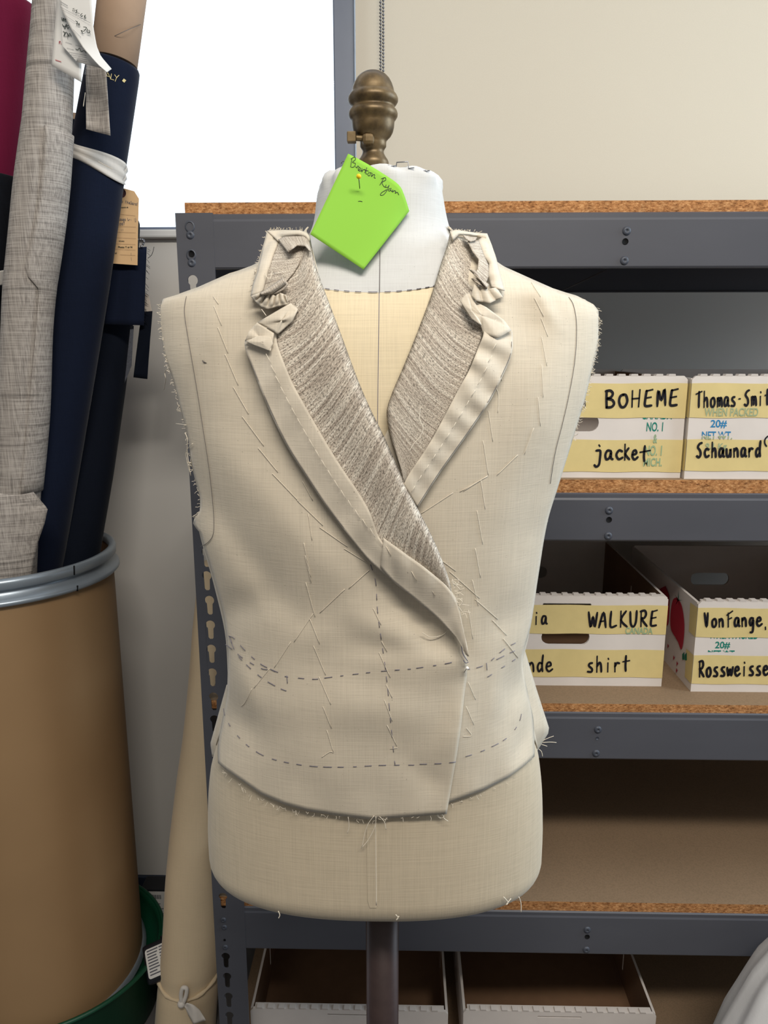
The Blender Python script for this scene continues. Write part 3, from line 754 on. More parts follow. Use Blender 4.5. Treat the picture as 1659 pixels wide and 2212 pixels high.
# neck cover: white cloth, gathered on top, stitched edge at the base of the neck
zneck = PY(820, 398, YC).z
mb = MB(); g = []; NS = 80
zn0 = FORM.hit(819, 632, 0.002).z
def neck_bottom(a): return zn0 + 0.066*abs(math.cos(a))**1.67 + 0.03*max(0.0, math.sin(a))
for i in range(30):
    row = []
    for k in range(NS):
        a = 2*math.pi*k/NS; z = lerp(neck_bottom(a), zneck, i/29)
        m, w, df, db = FORM.at(z); c, q = math.cos(a), math.sin(a)
        o = 0.0022 + 0.0022*sstep(0.80, 1, i/29)*math.sin(13*a+2*math.sin(3*a)) + 0.0008*math.sin(5*a+z*40)
        row.append((m+(w+o)*math.copysign(abs(c)**(2/EP), c), YC+((df if q < 0 else db)+o)*math.copysign(abs(q)**(2/EQ), q), z))
    g.append(row)
ctr = FORM.at(zneck)[0]
last = g[-1]
for k_, dz in ((0.96, 0.0045), (0.88, 0.0075), (0.72, 0.0085), (0.4, 0.008), (0.05, 0.007)):
    g.append([(ctr+(p[0]-ctr)*k_, YC+(p[1]-YC)*k_, zneck+dz+0.0015*math.sin(11*j*2*math.pi/NS+k_*7)*(1 if k_ > 0.5 else 0)) for j, p in enumerate(last)])
mb.grid(g, closeu=True); neck = mb.build('neck_cover', NECK_CLOTH, fo)
mb = MB()
for k in range(150):
    a = math.pi*(1.0+k/149.0)
    if k % 2 == 0:
        ps = []
        for da in (0, 0.010, 0.021):
            aa = a+da; z = neck_bottom(aa)+0.0006; m, w, df, db = FORM.at(z); c, q = math.cos(aa), math.sin(aa)
            ps.append((m+(w+.003)*math.copysign(abs(c)**(2/EP), c), YC+((df if q < 0 else db)+.003)*math.copysign(abs(q)**(2/EQ), q), z))
        mb.tube(ps, 0.00038, 5)
mb.build('neck_stitching', THREAD_BLUE, neck)
mb = MB(); mb.tube([FORM.hit(lerp(821, 820, k/16), lerp(540, 630, k/16), 0.0032) for k in range(17)], 0.0004, 5); mb.build('neck_seam', THREAD_DARK, neck)
def staple(mb, px, py, w, h, yy):
    a = PY(px, py, yy); s = yy/1640*1.03
    mb.tube([a, a+Vector((0.001, 0, h*s)), a+Vector((w*s, 0, h*s+0.0006)), a+Vector((w*s+.0005, 0, 0.0005)), a+Vector((w*s*1.5, 0, 0.001))], 0.0006, 6)
for args in ((855, 365, 24, 12, 0.846), (737, 354, 10, 4, 0.846), (902, 371, 16, 1, 0.852), (812, 361, 26, 2, 0.842)):
    solo('staple', lambda mb: staple(mb, *args), STEELWIRE, parent=neck)
# turned finial
xf = PY(806, 300, YC).x
def fz(py): return PY(806, py, YC).z
sc_ = (PY(906, 250, YC).x-PY(806, 250, YC).x)/100
prof = [(0.5, 152), (10, 153.5), (20, 157), (29, 163), (36, 171), (41, 181), (44.5, 192), (46, 199), (47.5, 202), (51, 206), (54, 213), (54, 219), (51.5, 224), (47.5, 229), (46, 232),
        (47, 235), (51, 239), (53.5, 246), (53, 252), (50, 257), (46.5, 262), (46, 268), (45.5, 276), (43, 286), (38, 295), (32, 301), (29, 305), (28.5, 310), (28.5, 317), (26, 321), (23.5, 325), (23, 329), (24.5, 334), (28, 340), (32, 346), (34, 351), (34, 356), (33, 360), (33, 396)]
fp = [(r*sc_, fz(py)) for r, py in prof]
mb = MB(); mb.lathe(fp, 48, (xf, YC, 0))
fin = mb.build('finial', BRONZE, fo)
mb = MB()
p = PY(772, 300, YC-0.012)
mb.tube([PY(786, 299, YC-0.012), PY(768, 298, YC-0.014)], 0.003, 12)
q = PY(761, 297, YC-0.014); mb.box(q.x-0.0055, q.x+0.004, q.y-0.005, q.y+0.005, q.z-0.0052, q.z+0.0052)
mb.build('clamp_screw', BRONZE, fin, bevel=0.0008)
# flat chamfered clamp lug on the finial stem
mb = MB(); a = PY(776, 312, YC-0.02); b = PY(812, 285, YC-0.02)
mb.box(a.x+0.003, b.x-0.002, YC-0.0195, YC, a.z, b.z); mb.build('clamp_lug', BRONZE, fin, bevel=0.004)
# pole and foot (below the frame)
xpole = PY(826, 2100, YC).x
rp = 0.0226
solo('pole', lambda mb: mb.lathe([(0.0005, zb+0.02), (rp, zb+0.02), (rp, 0.05)], 32, (xpole, YC, 0)), IRON, parent=fo)
def f(mb):
    mb.lathe([(rp+0.0005, 0.16), (rp+0.014, 0.15), (rp+0.016, 0.10), (rp+0.03, 0.06), (0.13, 0.045), (0.20, 0.03), (0.215, 0.014), (0.21, 0.0), (0.001, 0.0)], 40, (xpole, YC, 0))
solo('cast_foot', f, IRON, parent=fo)
# frayed threads under the form
def f(mb):
    for pts in ([(600, 1974), (603, 1984), (600, 1992)], [(855, 1982), (860, 1990), (856, 1996), (862, 1986)], [(1088, 1938), (1098, 1952), (1094, 1958), (1104, 1942)], [(1121, 1938), (1126, 1955), (1127, 1978)]):
        mb.tube(smooth([tuple(FORM.hit(px, min(py, 1935), 0.004) - Vector((0, 0, (max(0, py-1935))*0.00055))) for px, py in pts], 4), 0.0006, 5)
solo('loose_threads', f, THREAD_CREAM, parent=fo)

# ================================================================== jacket toile
GAR = Body([
 (490, 664, 972, .078, .08), (520, 640, 1000, .083, .085), (545, 602, 1040, .088, .09), (580, 545, 1088, .097, .098), (600, 482, 1130, .103, .103), (625, 425, 1188, .108, .108), (640, 382, 1235, .110, .11), (652, 358, 1268, .112, .112),
 (665, 349, 1280, .114, .114), (690, 347, 1291, .119, .115), (760, 357, 1287, .130, .118), (850, 382, 1268, .137, .12), (950, 407, 1237, .138, .12), (1050, 425, 1206, .136, .118), (1130, 430, 1182, .132, .115),
 (1250, 462, 1162, .123, .11), (1350, 485, 1147, .120, .108), (1430, 491, 1130, .121, .112), (1500, 489, 1142, .117, .114), (1560, 474, 1157, .115, .116), (1620, 461, 1168, .112, .117), (1700, 453, 1174, .109, .118), (1800, 452, 1175, .1085, .119)], 0.008)
FOLDS = [  # soft drag folds: x0,y0,x1,y1 (px), half width px, height m
 (470, 960, 760, 1290, 46, 0.0035), (430, 1060, 640, 1330, 38, -0.0045), (560, 1300, 460, 1330, 40, -0.005), (820, 1250, 1000, 1430, 40, -0.005), (760, 1330, 985, 1440, 34, 0.004), (700, 1400, 960, 1400, 26, -0.0022),
 (640, 1370, 1000, 1480, 36, 0.0025), (1120, 1440, 1085, 1560, 26, -0.006), (1060, 1360, 1150, 1300, 34, -0.003), (1090, 1480, 1075, 1560, 30, 0.004), (1140, 1560, 1120, 1640, 20, -0.005),
 (500, 1520, 560, 1610, 30, -0.003), (500, 1400, 545, 1520, 26, 0.0035), (560, 690, 520, 900, 46, -0.0025), (1130, 560, 1210, 700, 22, 0.004), (1110, 640, 1150, 740, 40, -0.004), (1165, 600, 1215, 690, 14, -0.003), (1190, 780, 1130, 1000, 50, 0.003), (1180, 980, 1130, 1180, 38, -0.003),
 (480, 640, 440, 760, 40, 0.003), (990, 1560, 950, 1640, 36, 0.003), (700, 1500, 900, 1560, 50, 0.002), (880, 1640, 960, 1700, 30, -0.0025), (620, 1560, 760, 1720, 50, 0.002)]
def fold(px, py):
    s = 0
    for x0, y0, x1, y1, w, h in FOLDS:
        dx, dy = x1-x0, y1-y0; L2 = dx*dx+dy*dy; t = clamp(((px-x0)*dx+(py-y0)*dy)/L2); qx, qy = x0+dx*t-px, y0+dy*t-py
        d2 = qx*qx+qy*qy
        if d2 < 6*w*w: s += h*math.exp(-d2/(w*w))*math.sin(math.pi*clamp(0.15+0.7*t))
    n = noise.noise((px*0.011, py*0.008, 3.1))*0.0009 + noise.noise((px*0.004, py*0.0035, 8.1))*0.0015
    return s*1.6+n
def GP(px, py, off, fk=1.0):
    p = GAR.hit(px, py, off); d = ray(px, py).normalized()
    return p - d*(fold(px, py)*fk)
jk = thing('jacket_toile', 'sleeveless muslin jacket with striped canvas lapels, half sewn, on the dress form', 'jacket', (XC, YC, zb+0.1))
shl = [(347, 662), (352, 650), (390, 639), (425, 626), (480, 602), (545, 578), (600, 546), (640, 522), (662, 500)]
shr = [(1292, 676), (1282, 662), (1245, 643), (1200, 630), (1150, 608), (1088, 580), (1040, 547), (1000, 522), (976, 500)]
LEDGE = herm([(640, 348), (665, 347), (690, 349), (760, 358), (850, 383), (880, 390), (950, 408), (1000, 414), (1050, 426), (1080, 433), (1100, 433), (1120, 421), (1130, 418), (1150, 432), (1180, 441), (1250, 463), (1350, 487), (1430, 493), (1500, 491), (1560, 480), (1620, 471), (1660, 472), (1790, 478)])
REDGE = herm([(640, 1280), (660, 1286), (690, 1292), (730, 1291), (760, 1285), (850, 1266), (950, 1236), (1050, 1205), (1130, 1181), (1250, 1161), (1350, 1146), (1430, 1128), (1500, 1140), (1560, 1152), (1620, 1154), (1790, 1150)])
FRONT = herm([(500, 652), (600, 680), (750, 736), (900, 796), (1060, 868), (1200, 940), (1300, 975), (1380, 1003), (1440, 1009), (1500, 1003), (1580, 994), (1680, 978), (1757, 965), (1790, 960)])
UNDER = herm([(500, 984), (600, 960), (750, 908), (900, 850), (940, 832), (1000, 800), (1790, 800)])
hemL = [(471, 1648), (480, 1662), (540, 1716), (590, 1738), (640, 1751), (700, 1760), (790, 1770), (860, 1765), (965, 1758)]
hemR = [(800, 1756), (900, 1752), (975, 1737), (1060, 1706), (1110, 1678), (1135, 1655), (1150, 1634)]
shl = [(x, y-3.5) for x, y in shl]; shr = [(x, y-3.5) for x, y in shr]
def pl_x(pl, s): return pl_at(pl, s)
def edge_lift(s, py): return 0.010*sstep(0.80, 1, s)*sstep(1080, 1300, py)*(1-sstep(1420, 1480, py)) + 0.004*sstep(0.9, 1, s)*sstep(1440, 1560, py)
def LOFF(px, py): return edge_lift((px-LEDGE(max(py, 640)))/(FRONT(py)-LEDGE(max(py, 640))), py)
def front_panel(name, left, nc, nr, off):
    g = []; uv = []
    sh = shl if left else shr[::-1]; hem = hemL if left else hemR
    for i in range(nr):
        v = i/(nr-1); row = []
        for j in range(nc):
            s = j/(nc-1)
            if left: s = s**0.9 if False else s
            tx, ty = pl_at(sh, s); bx, by = pl_at(hem, s)
            py = lerp(ty, by, v)
            if left: xl, xr = LEDGE(max(py, 640)), FRONT(py)
            else: xl, xr = UNDER(py), REDGE(max(py, 640))
            px = lerp(xl, xr, s)
            k = (1-sstep(0, 0.16, v)); px = lerp(px, lerp(tx, lerp(xl, xr, s), sstep(0, 0.16, v)), 1.0 if v < 0.16 else 0)
            o = off
            if left: o += edge_lift(s, py)
            o += 0.0010*sstep(0.94, 1, v)*(1+math.sin(s*23))
            row.append(GP(px, py, o))
        g.append(row)
    mb = MB(); mb.grid(g, flip=True)
    return mb.build(name, MUSLIN, jk, solid=0.0012)
fl = front_panel('front_panel', True, 74, 110, 0.0042)
fl['label'] = 'overlapping front with pinned edge'
fr = front_panel('front_panel', False, 60, 100, 0.0012)
# back panel: the rear half, hidden behind the form from here
mb = MB(); zlow = PY(820, 1600, YC).z; zhi = PY(820, 500, YC).z
zarm, zsh = PY(820, 1125, YC).z, PY(820, 655, YC).z
def back_a(z): return -0.42 + 0.30*(1-sstep(zlow, zlow+0.05, z)) + 0.50*sstep(zarm-0.004, zarm+0.02, z)*(1-sstep(zsh-0.02, zsh+0.006, z))
mb.grid([GAR.ring(z, 60, -0.0025, back_a(z), math.pi-back_a(z), False) for z in [lerp(zlow, zhi, i/90) for i in range(91)]]); mb.build('back_panel', MUSLIN, jk, solid=0.0012)
# side vents flaring out below the waist on both sides
def flare(name, inner, outer, y_in, y_out):
    mb = MB(); g = []
    for i in range(22):
        v = i/21; a = pl_at(inner, v); b = pl_at(outer, v); row = []
        for j in range(9):
            s = j/8; px, py = lerp(a[0], b[0], s), lerp(a[1], b[1], s)
            row.append(PY(px, py, lerp(y_in, y_out, s)+0.004*math.sin(v*5+s*3)*v))
        g.append(row)
    mb.grid(g, flip=outer[-1][0] > inner[-1][0]); return mb.build(name, MUSLIN, jk, solid=0.0012)
flare('side_vent', [(1118, 1400), (1090, 1520), (1110, 1630), (1120, 1655)], [(1131, 1398), (1158, 1488), (1187, 1578), (1142, 1650)], YC-0.045, YC+0.012)
flare('side_vent', [(500, 1470), (510, 1560), (515, 1650)], [(490, 1480), (455, 1606), (459, 1634)], YC-0.02, YC+0.012)
# ---- lapels and collar
def cap(py): return interp([(480, .868), (520, .855), (580, .828), (640, .806), (700, .792), (760, .782), (900, .775)], py)
def LP(px, py, off, fk=0.5):
    """lapel surface: follows the chest but does not drop back behind the collar stand"""
    p = GAR.hit(px, py, off); d = ray(px, py); d = d/d.y
    Y = min(p.y, cap(py)-off*0.6)
    k = Y-p.y
    if py < 760: pass
    return CAM+d*Y - d.normalized()*fold(px, py)*fk*0.6
def ruled(L, R_, nu, nv, offf, fn=LP, curve=None, jag=0.0):
    g = []
    for i in range(nv):
        v = i/(nv-1); a = pl_at(L, v); b = pl_at(R_, v); row = []
        for j in range(nu):
            u = j/(nu-1); x, y = lerp(a[0], b[0], u), lerp(a[1], b[1], u)
            if curve: y += curve(u, v)
            row.append(fn(x, y, offf(u, v)))
        g.append(row)
    return g
def patch(name, g, mat, flip=True, solid=0.001, parent=jk, skew=0.0):
    nr, nc = len(g), len(g[0]); uv = [(j/(nc-1), i/(nr-1)+skew*j/(nc-1)) for i in range(nr) for j in range(nc)]
    mb = MB(); mb.grid(g, flip=flip, uv=uv); return mb.build(name, mat, parent, solid=solid)
# left lapel (on top). roll line runs down the right
rollL = smooth([(669, 512), (678, 560), (692, 606), (735, 720), (772, 820), (800, 885), (830, 946), (880, 1058), (926, 1146), (955, 1212), (972, 1262), (975, 1286)], 5)
inL = smooth([(640, 526), (630, 575), (606, 612), (588, 640), (604, 675), (598, 742), (618, 800), (640, 854), (714, 988), (778, 1098), (816, 1170), (872, 1218), (922, 1256), (974, 1296)], 5)
outL = smooth([(546, 800 - 70), (535, 762), (548, 800), (576, 872), (616, 956), (660, 1026), (704, 1092), (752, 1155), (800, 1212), (850, 1256), (905, 1300), (950, 1338), (985, 1375), (1004, 1408)], 5)
def rolled(base, bulge):
    def o(u, v):
        e = clamp((u-0.86)/0.14)
        return base + bulge*sstep(0.2, 0.8, u)*(1-e**3) - 0.004*e**3
    return o
nvL = 90
lapg = ruled(inL, rollL, 30, nvL, rolled(0.016, 0.006), curve=lambda u, v: 22*math.sin(math.pi*u)*(1-v)-34*u*(1-u)*0)
patch('lapel_canvas', lapg, CANVAS, skew=0.10)['label'] = 'striped hair canvas'
# cloth under the band, down to the outer edge, and the turned-in band on top
bandg = ruled(smooth([(530, 734), (529, 748), (534, 766), (548, 800), (576, 872), (616, 956), (660, 1026), (704, 1092), (752, 1155), (800, 1212), (850, 1256), (905, 1300), (950, 1338), (985, 1375), (1006, 1412)], 5),
              smooth([(596, 700), (597, 722), (600, 746), (622, 804), (645, 852), (722, 985), (792, 1092), (826, 1172), (884, 1203), (918, 1228), (950, 1252), (974, 1276), (989, 1300), (998, 1345), (1011, 1418)], 5), 14, 90,
              lambda u, v: 0.0138+0.0048*sstep(0, 0.9, u)+0.0014*math.sin(v*58+u*2)*(0.5+0.5*math.sin(v*13)) - 0.004*sstep(0.8, 1, v))
lb = patch('lapel_band', bandg, MUSLIN_BAND, solid=0.0014); lb['label'] = 'turned-in muslin edge'
# second band piece joined at the corner, pleats at the lapel peak
def poly(name, pts, off, mat=MUSLIN_BAND, fn=LP, lift=None, sub=6, solid=0.0012, parent=jk):
    """a small pressed piece of cloth with the given outline (fan from its centre)"""
    c = (sum(p[0] for p in pts)/len(pts), sum(p[1] for p in pts)/len(pts)); n = len(pts); mb = MB(); g = []
    for k in range(sub+1):
        t = max(0.02, k/sub); row = []
        for i, (x, y) in enumerate(pts):
            o = off+(lift(i/n, t) if lift else 0.0012*(1-t)); row.append(fn(lerp(c[0], x, t), lerp(c[1], y, t), o))
        g.append(row)
    mb.grid(g, closeu=True, flip=True); return mb.build(name, mat, parent, solid=solid)
def dense(pts, n=4): return [tuple(lerp(a, b, k/n) for a, b in zip(p, q)) for p, q in zip(pts, pts[1:]+pts[:1]) for k in range(n)]
poly('lapel_peak', dense([(556, 697), (628, 655), (644, 668), (632, 694), (600, 722), (592, 716)]), 0.022, lift=lambda a, t: 0.003*(1-t)+0.0015*math.sin(a*19))
poly('lapel_peak', dense([(529, 737), (538, 715), (556, 697), (592, 720), (588, 745), (584, 760), (556, 748)]), 0.0195, lift=lambda a, t: 0.0035*abs(math.sin(a*16))*t)
poly('corner_fold', dense([(531, 738), (558, 726), (586, 728), (590, 742), (582, 758), (556, 748)]), 0.0225, lift=lambda a, t: 0.002*(1-t))
patch('corner_fold', ruled([(822, 1224), (850, 1257), (905, 1301), (950, 1339), (985, 1376), (1007, 1413)], smooth([(829, 1162), (850, 1178), (880, 1199), (930, 1236), (966, 1268), (986, 1300), (999, 1350), (1013, 1418)], 4), 12, 44, lambda u, v: 0.0158+0.005*sstep(0, 0.8, u)+0.0012*math.sin(v*30+u*4)+0.002*math.sin(math.pi*v)*u), MUSLIN_BAND, solid=0.0014)
# left collar
poly('collar', dense([(578, 499), (612, 497), (655, 500), (668, 512), (688, 590), (676, 640), (640, 664), (574, 664), (543, 640), (546, 616), (560, 560)], 5), 0.012, MUSLIN, lift=lambda a, t: 0.002*(1-t), sub=10)
cg = ruled([(600, 524), (590, 548), (580, 578), (573, 606), (568, 632), (585, 640)], [(662, 520), (656, 545), (646, 570), (634, 590), (620, 606), (604, 622)], 16, 30, lambda u, v: 0.0165+0.0025*u)
patch('collar_canvas', cg, CANVAS2)
# cream folded edges of the collar: side strip, top strip, gathered bottom
patch('collar_band', ruled([(577, 499), (566, 545), (556, 590), (546, 618), (542, 640)], [(603, 520), (592, 548), (580, 585), (574, 608), (568, 630)], 7, 26, lambda u, v: 0.0175+0.004*math.sin(math.pi*u)), MUSLIN_BAND)
patch('collar_band', ruled([(577, 499), (596, 498), (622, 498), (648, 498), (664, 504), (670, 514)], [(602, 522), (610, 514), (622, 512), (645, 510), (660, 514), (668, 524)], 7, 24, lambda u, v: 0.0205+0.004*math.sin(math.pi*u)), MUSLIN_BAND)
patch('collar_flap', ruled([(601, 518), (614, 512), (634, 511), (656, 511), (668, 520)], [(622, 545), (628, 540), (642, 530), (660, 532), (671, 544)], 8, 24, lambda u, v: 0.023+0.010*u*u*(0.7+0.3*math.sin(v*9))), CANVAS2)
patch('collar_flap', ruled([(562, 634), (580, 622), (598, 610), (612, 600)], [(566, 638), (588, 634), (606, 622), (618, 612)], 6, 16, lambda u, v: 0.026+0.006*math.sin(math.pi*u)), CANVAS2)
patch('collar_flap', ruled([(562, 640), (580, 630), (600, 616), (617, 604)], [(578, 636), (596, 634), (612, 626), (622, 614)], 8, 16, lambda u, v: 0.024+0.002*u), CANVAS)
gb = ruled([(542, 640), (552, 652), (566, 664), (580, 668), (600, 662), (622, 658)], [(564, 632), (570, 640), (584, 634), (596, 640), (604, 632), (618, 638)], 9, 60, lambda u, v: 0.019+0.0045*abs(math.sin(v*19+u*1.5))*sstep(0.0, 0.5, u)+0.002)
patch('collar_gather', gb, MUSLIN_BAND)
# right lapel (below). roll line runs down its left
rollR = smooth([(974, 516), (968, 545), (955, 582), (938, 640), (918, 694), (892, 762), (868, 820), (846, 872), (832, 912), (828, 936)], 5)
inR = smooth([(1046, 520), (1048, 560), (1036, 606), (1026, 640), (1042, 690), (1040, 728), (1012, 798), (972, 878), (938, 940), (902, 1000), (876, 1040)], 5)
rollR2 = smooth([(974, 516), (966, 550), (952, 592), (936, 645), (916, 700), (892, 762), (868, 820), (846, 872), (836, 912), (846, 970), (868, 1030)], 5)
g = ruled(inR, rollR2, 30, 80, rolled(0.008, 0.004), curve=lambda u, v: 14*math.sin(math.pi*u)-18*u)
patch('lapel_canvas', g, CANVAS, flip=False, skew=0.12)['label'] = 'striped hair canvas'
outR = smooth([(1086, 690), (1104, 712), (1107, 724), (1105, 764), (1088, 806), (1060, 862), (1022, 920), (985, 972), (955, 1014), (930, 1052), (902, 1096)], 5)
inRb = smooth([(1042, 682), (1046, 702), (1044, 724), (1036, 744), (1014, 798), (992, 838), (970, 880), (938, 940), (912, 982), (886, 1020), (872, 1046)], 5)
g = ruled(outR, inRb, 14, 90, lambda u, v: 0.0102+0.0045*sstep(0, 0.9, u)+0.0022*math.sin(v*46+u*3)*math.exp(-((v-0.28)/0.25)**2)+0.0006*math.sin(v*60))
patch('lapel_band', g, MUSLIN_BAND, flip=False, solid=0.0014)['label'] = 'turned-in muslin edge'
poly('lapel_peak', dense([(1000, 646), (1012, 632), (1018, 648), (1050, 664), (1086, 690), (1104, 714), (1076, 730), (1045, 722), (1038, 702), (1018, 688), (998, 664)]), 0.0155, lift=lambda a, t: 0.003*(1-t)+0.002*math.sin(a*26)*t)
poly('corner_fold', dense([(994, 650), (1008, 634), (1014, 650), (1016, 680), (1034, 690), (1040, 704), (1020, 690)]), 0.0205, lift=lambda a, t: 0.003*(1-t))
poly('collar', dense([(976, 505), (1010, 502), (1052, 505), (1070, 552), (1090, 628), (1086, 642), (1058, 655), (1022, 644), (990, 640), (960, 600)], 5), 0.007, MUSLIN, lift=lambda a, t: 0.002*(1-t), sub=10)
patch('collar_band', ruled([(1052, 505), (1062, 530), (1072, 560), (1080, 595), (1090, 628)], [(1032, 520), (1044, 552), (1056, 570), (1054, 596), (1062, 620)], 8, 26, lambda u, v: 0.015+0.004*math.sin(math.pi*u)+0.001*math.sin(v*20)), MUSLIN_BAND, flip=False)
patch('collar_canvas', ruled([(1034, 520), (1044, 550), (1054, 572), (1056, 596), (1048, 615)], [(1010, 522), (1022, 545), (1034, 560), (1032, 580), (1026, 592)], 8, 26, lambda u, v: 0.017+0.004*u), CANVAS2, flip=False)
patch('collar_band', ruled([(972, 500), (985, 497), (1010, 501), (1032, 504), (1052, 506)], [(978, 520), (990, 508), (1012, 508), (1034, 512), (1050, 518)], 7, 24, lambda u, v: 0.0165+0.004*math.sin(math.pi*u)), MUSLIN_BAND)
patch('collar_flap', ruled([(1000, 508), (1014, 512), (1030, 513)], [(1006, 516), (1016, 522), (1028, 518)], 6, 12, lambda u, v: 0.020+0.004*u), CANVAS2)
poly('collar_flap', dense([(1014, 582), (1036, 604), (1052, 622), (1056, 616), (1040, 600), (1024, 584)]), 0.026, CANVAS, lift=lambda a, t: 0.003*math.sin(a*9))
poly('collar_flap', dense([(1018, 602), (1036, 616), (1052, 624), (1050, 612), (1030, 602)]), 0.023, CANVAS2, lift=lambda a, t: 0.002*math.sin(a*9))
g = ruled([(1018, 640), (1030, 650), (1058, 655), (1086, 642)], [(1024, 614), (1040, 618), (1054, 624), (1072, 622)], 9, 40, lambda u, v: 0.017+0.004*abs(math.sin(v*8+u*1.2)))
patch('collar_gather', g, MUSLIN_BAND, flip=False)
# ---- threads
def zt(ox, oy, k, segs): return [[(ox+x*k, oy+y*k) for x, y in s] for s in segs]
z5_ = lambda *s: zt(340, 640, .2773, s); z6_ = lambda *s: zt(430, 1200, .2849, s); z7_ = lambda *s: zt(780, 1000, .3615, s); z8_ = lambda *s: zt(860, 480, .2652, s)
def sub(pts, step=9):
    out = []
    for a, b in zip(pts, pts[1:]):
        n = max(1, int(math.dist(a, b)/step)); out += [tuple(lerp(p, q, k/n) for p, q in zip(a, b)) for k in range(n)]
    return out+[pts[-1]]
def stitches(name, segs, off, r, mat, dash=None):
    mb = MB()
    for s in segs:
        pts = sub(smooth(s, 5) if len(s) > 2 else s, 5 if dash else 9)
        if dash:
            L = 0; cur = []; on, gap = dash
            for a, b in zip(pts, pts[1:]):
                if L % (on+gap) < on: cur.append(a)
                elif len(cur) > 1: mb.tube([GP(x, y, off+(LOFF(x, y) if off > 0.004 else 0)) for x, y in cur], r, 5); cur = []
                else: cur = []
                L += math.dist(a, b)
            if len(cur) > 1: mb.tube([GP(x, y, off+(LOFF(x, y) if off > 0.004 else 0)) for x, y in cur], r, 5)
        else: mb.tube([GP(x, y, off+(LOFF(x, y) if off > 0.004 else 0)) for x, y in pts], r, 5)
    return mb.build(name, mat, jk)
bl_ = z5_([(435, 0), (475, 60)], [(440, 75), (500, 225)], [(470, 240), (550, 440)], [(527, 450), (630, 690)], [(590, 705), (710, 915)], [(660, 935), (830, 1165)], [(785, 1180), (940, 1370)], [(895, 1380), (1105, 1600)], [(1090, 1590), (1290, 1785)], [(1265, 1800), (1480, 1950)], [(1455, 1965), (1640, 2080)],
          [(1130, 1440), (1210, 1590)], [(1175, 1690), (1205, 1900)], [(1140, 1920), (1195, 2190)])
bl_ += z6_([(805, 0), (850, 205)], [(810, 205), (880, 465)], [(840, 480), (915, 670)], [(868, 685), (960, 905)], [(910, 920), (1000, 1130)], [(940, 1145), (1005, 1310)], [(970, 1325), (1020, 1495)], [(1020, 1495), (990, 1490), (930, 1530)],
           [(1290, 110), (1135, 250)], [(1105, 255), (915, 435)], [(865, 440), (720, 655)], [(695, 655), (570, 850)], [(535, 855), (415, 1005)], [(400, 1010), (350, 1110), (320, 1140)],
           [(1320, 400), (1380, 525)], [(1385, 650), (1425, 730)], [(1365, 735), (1450, 925)], [(1420, 980), (1465, 1080)], [(1405, 1095), (1465, 1255)], [(1425, 1285), (1500, 1445)], [(1450, 1465), (1505, 1458)])
stitches('basting_thread', bl_, 0.0056, 0.00030, THREAD_CREAM)
br_ = z7_([(590, 172), (755, 80)], [(355, 305), (550, 178)], [(715, 100), (742, 275)], [(692, 285), (727, 485)], [(682, 510), (714, 685)], [(665, 700), (700, 855)], [(642, 880), (668, 1050)], [(478, 580), (565, 645)], [(530, 650), (708, 808)], [(682, 815), (818, 935)], [(785, 940), (870, 1030)], [(850, 1050), (940, 1165)], [(640, 1310), (685, 1415)], [(628, 1455), (675, 1565)], [(630, 1585), (660, 1630), (610, 1635)])
br_ += z8_([(1085, 490), (1160, 605)], [(1110, 615), (1185, 765)], [(1165, 780), (1220, 930)], [(1168, 930), (1212, 1170)], [(1170, 1160), (1182, 1425)], [(1140, 1425), (1160, 1660)], [(1105, 1675), (1030, 1890)], [(975, 1895), (805, 2060)], [(730, 2065), (530, 2190)], [(735, 1535), (772, 1785)], [(692, 1780), (735, 2060)], [(775, 1310), (815, 1400), (812, 1550)], [(825, 1230), (845, 1290)])
stitches('basting_thread', br_, 0.0025, 0.00030, THREAD_CREAM)
stitches('armhole_stitching', z5_([(225, 0), (210, 120), (240, 330), (300, 680), (350, 1000), (400, 1330), (430, 1600), (440, 1750), (432, 1860), (390, 1920), (335, 1950)]), 0.0056, 0.00034, THREAD_DARK)
stitches('armhole_stitching', z8_([(1390, 610), (1430, 680), (1455, 850), (1440, 1130), (1390, 1420), (1340, 1640), (1280, 1880), (1240, 2130)]), 0.0024, 0.00032, THREAD_DARK)
stitches('marking_thread', z6_([(1300, 70), (1340, 210), (1355, 440), (1400, 760), (1425, 960), (1450, 1230), (1475, 1490), (1490, 1620)], [(540, 860), (650, 915), (775, 930), (880, 937), (1010, 920), (1230, 893), (1400, 875), (1640, 857)],
    [(185, 1160), (200, 1230), (270, 1340), (380, 1450), (520, 1530), (700, 1575), (900, 1600), (1120, 1603), (1380, 1590), (1650, 1588)], [(200, 675), (250, 710), (330, 775), (470, 855), (540, 862)],
    [(225, 610), (270, 630), (350, 720), (480, 830), (660, 910)], [(240, 650), (300, 765), (460, 915), (600, 1000), (670, 1028)], [(665, 910), (675, 1028)], [(225, 610), (245, 655), (255, 710)])
    + z7_([(330, 1226), (500, 1200), (580, 1180)], [(350, 1800), (480, 1795), (580, 1785)]), 0.0055, 0.00040, THREAD_BLUE, dash=(19, 11))
stitches('marking_thread', z7_([(625, 1755), (740, 1715), (870, 1645), (940, 1560), (965, 1470)], [(690, 1225), (760, 1195), (860, 1110), (975, 1050)], [(810, 1175), (890, 1135), (950, 1110)], [(755, 1280), (840, 1225), (935, 1165)], [(750, 1195), (755, 1280)], [(635, 1232), (665, 1232)]), 0.0024, 0.00040, THREAD_BLUE, dash=(19, 10))
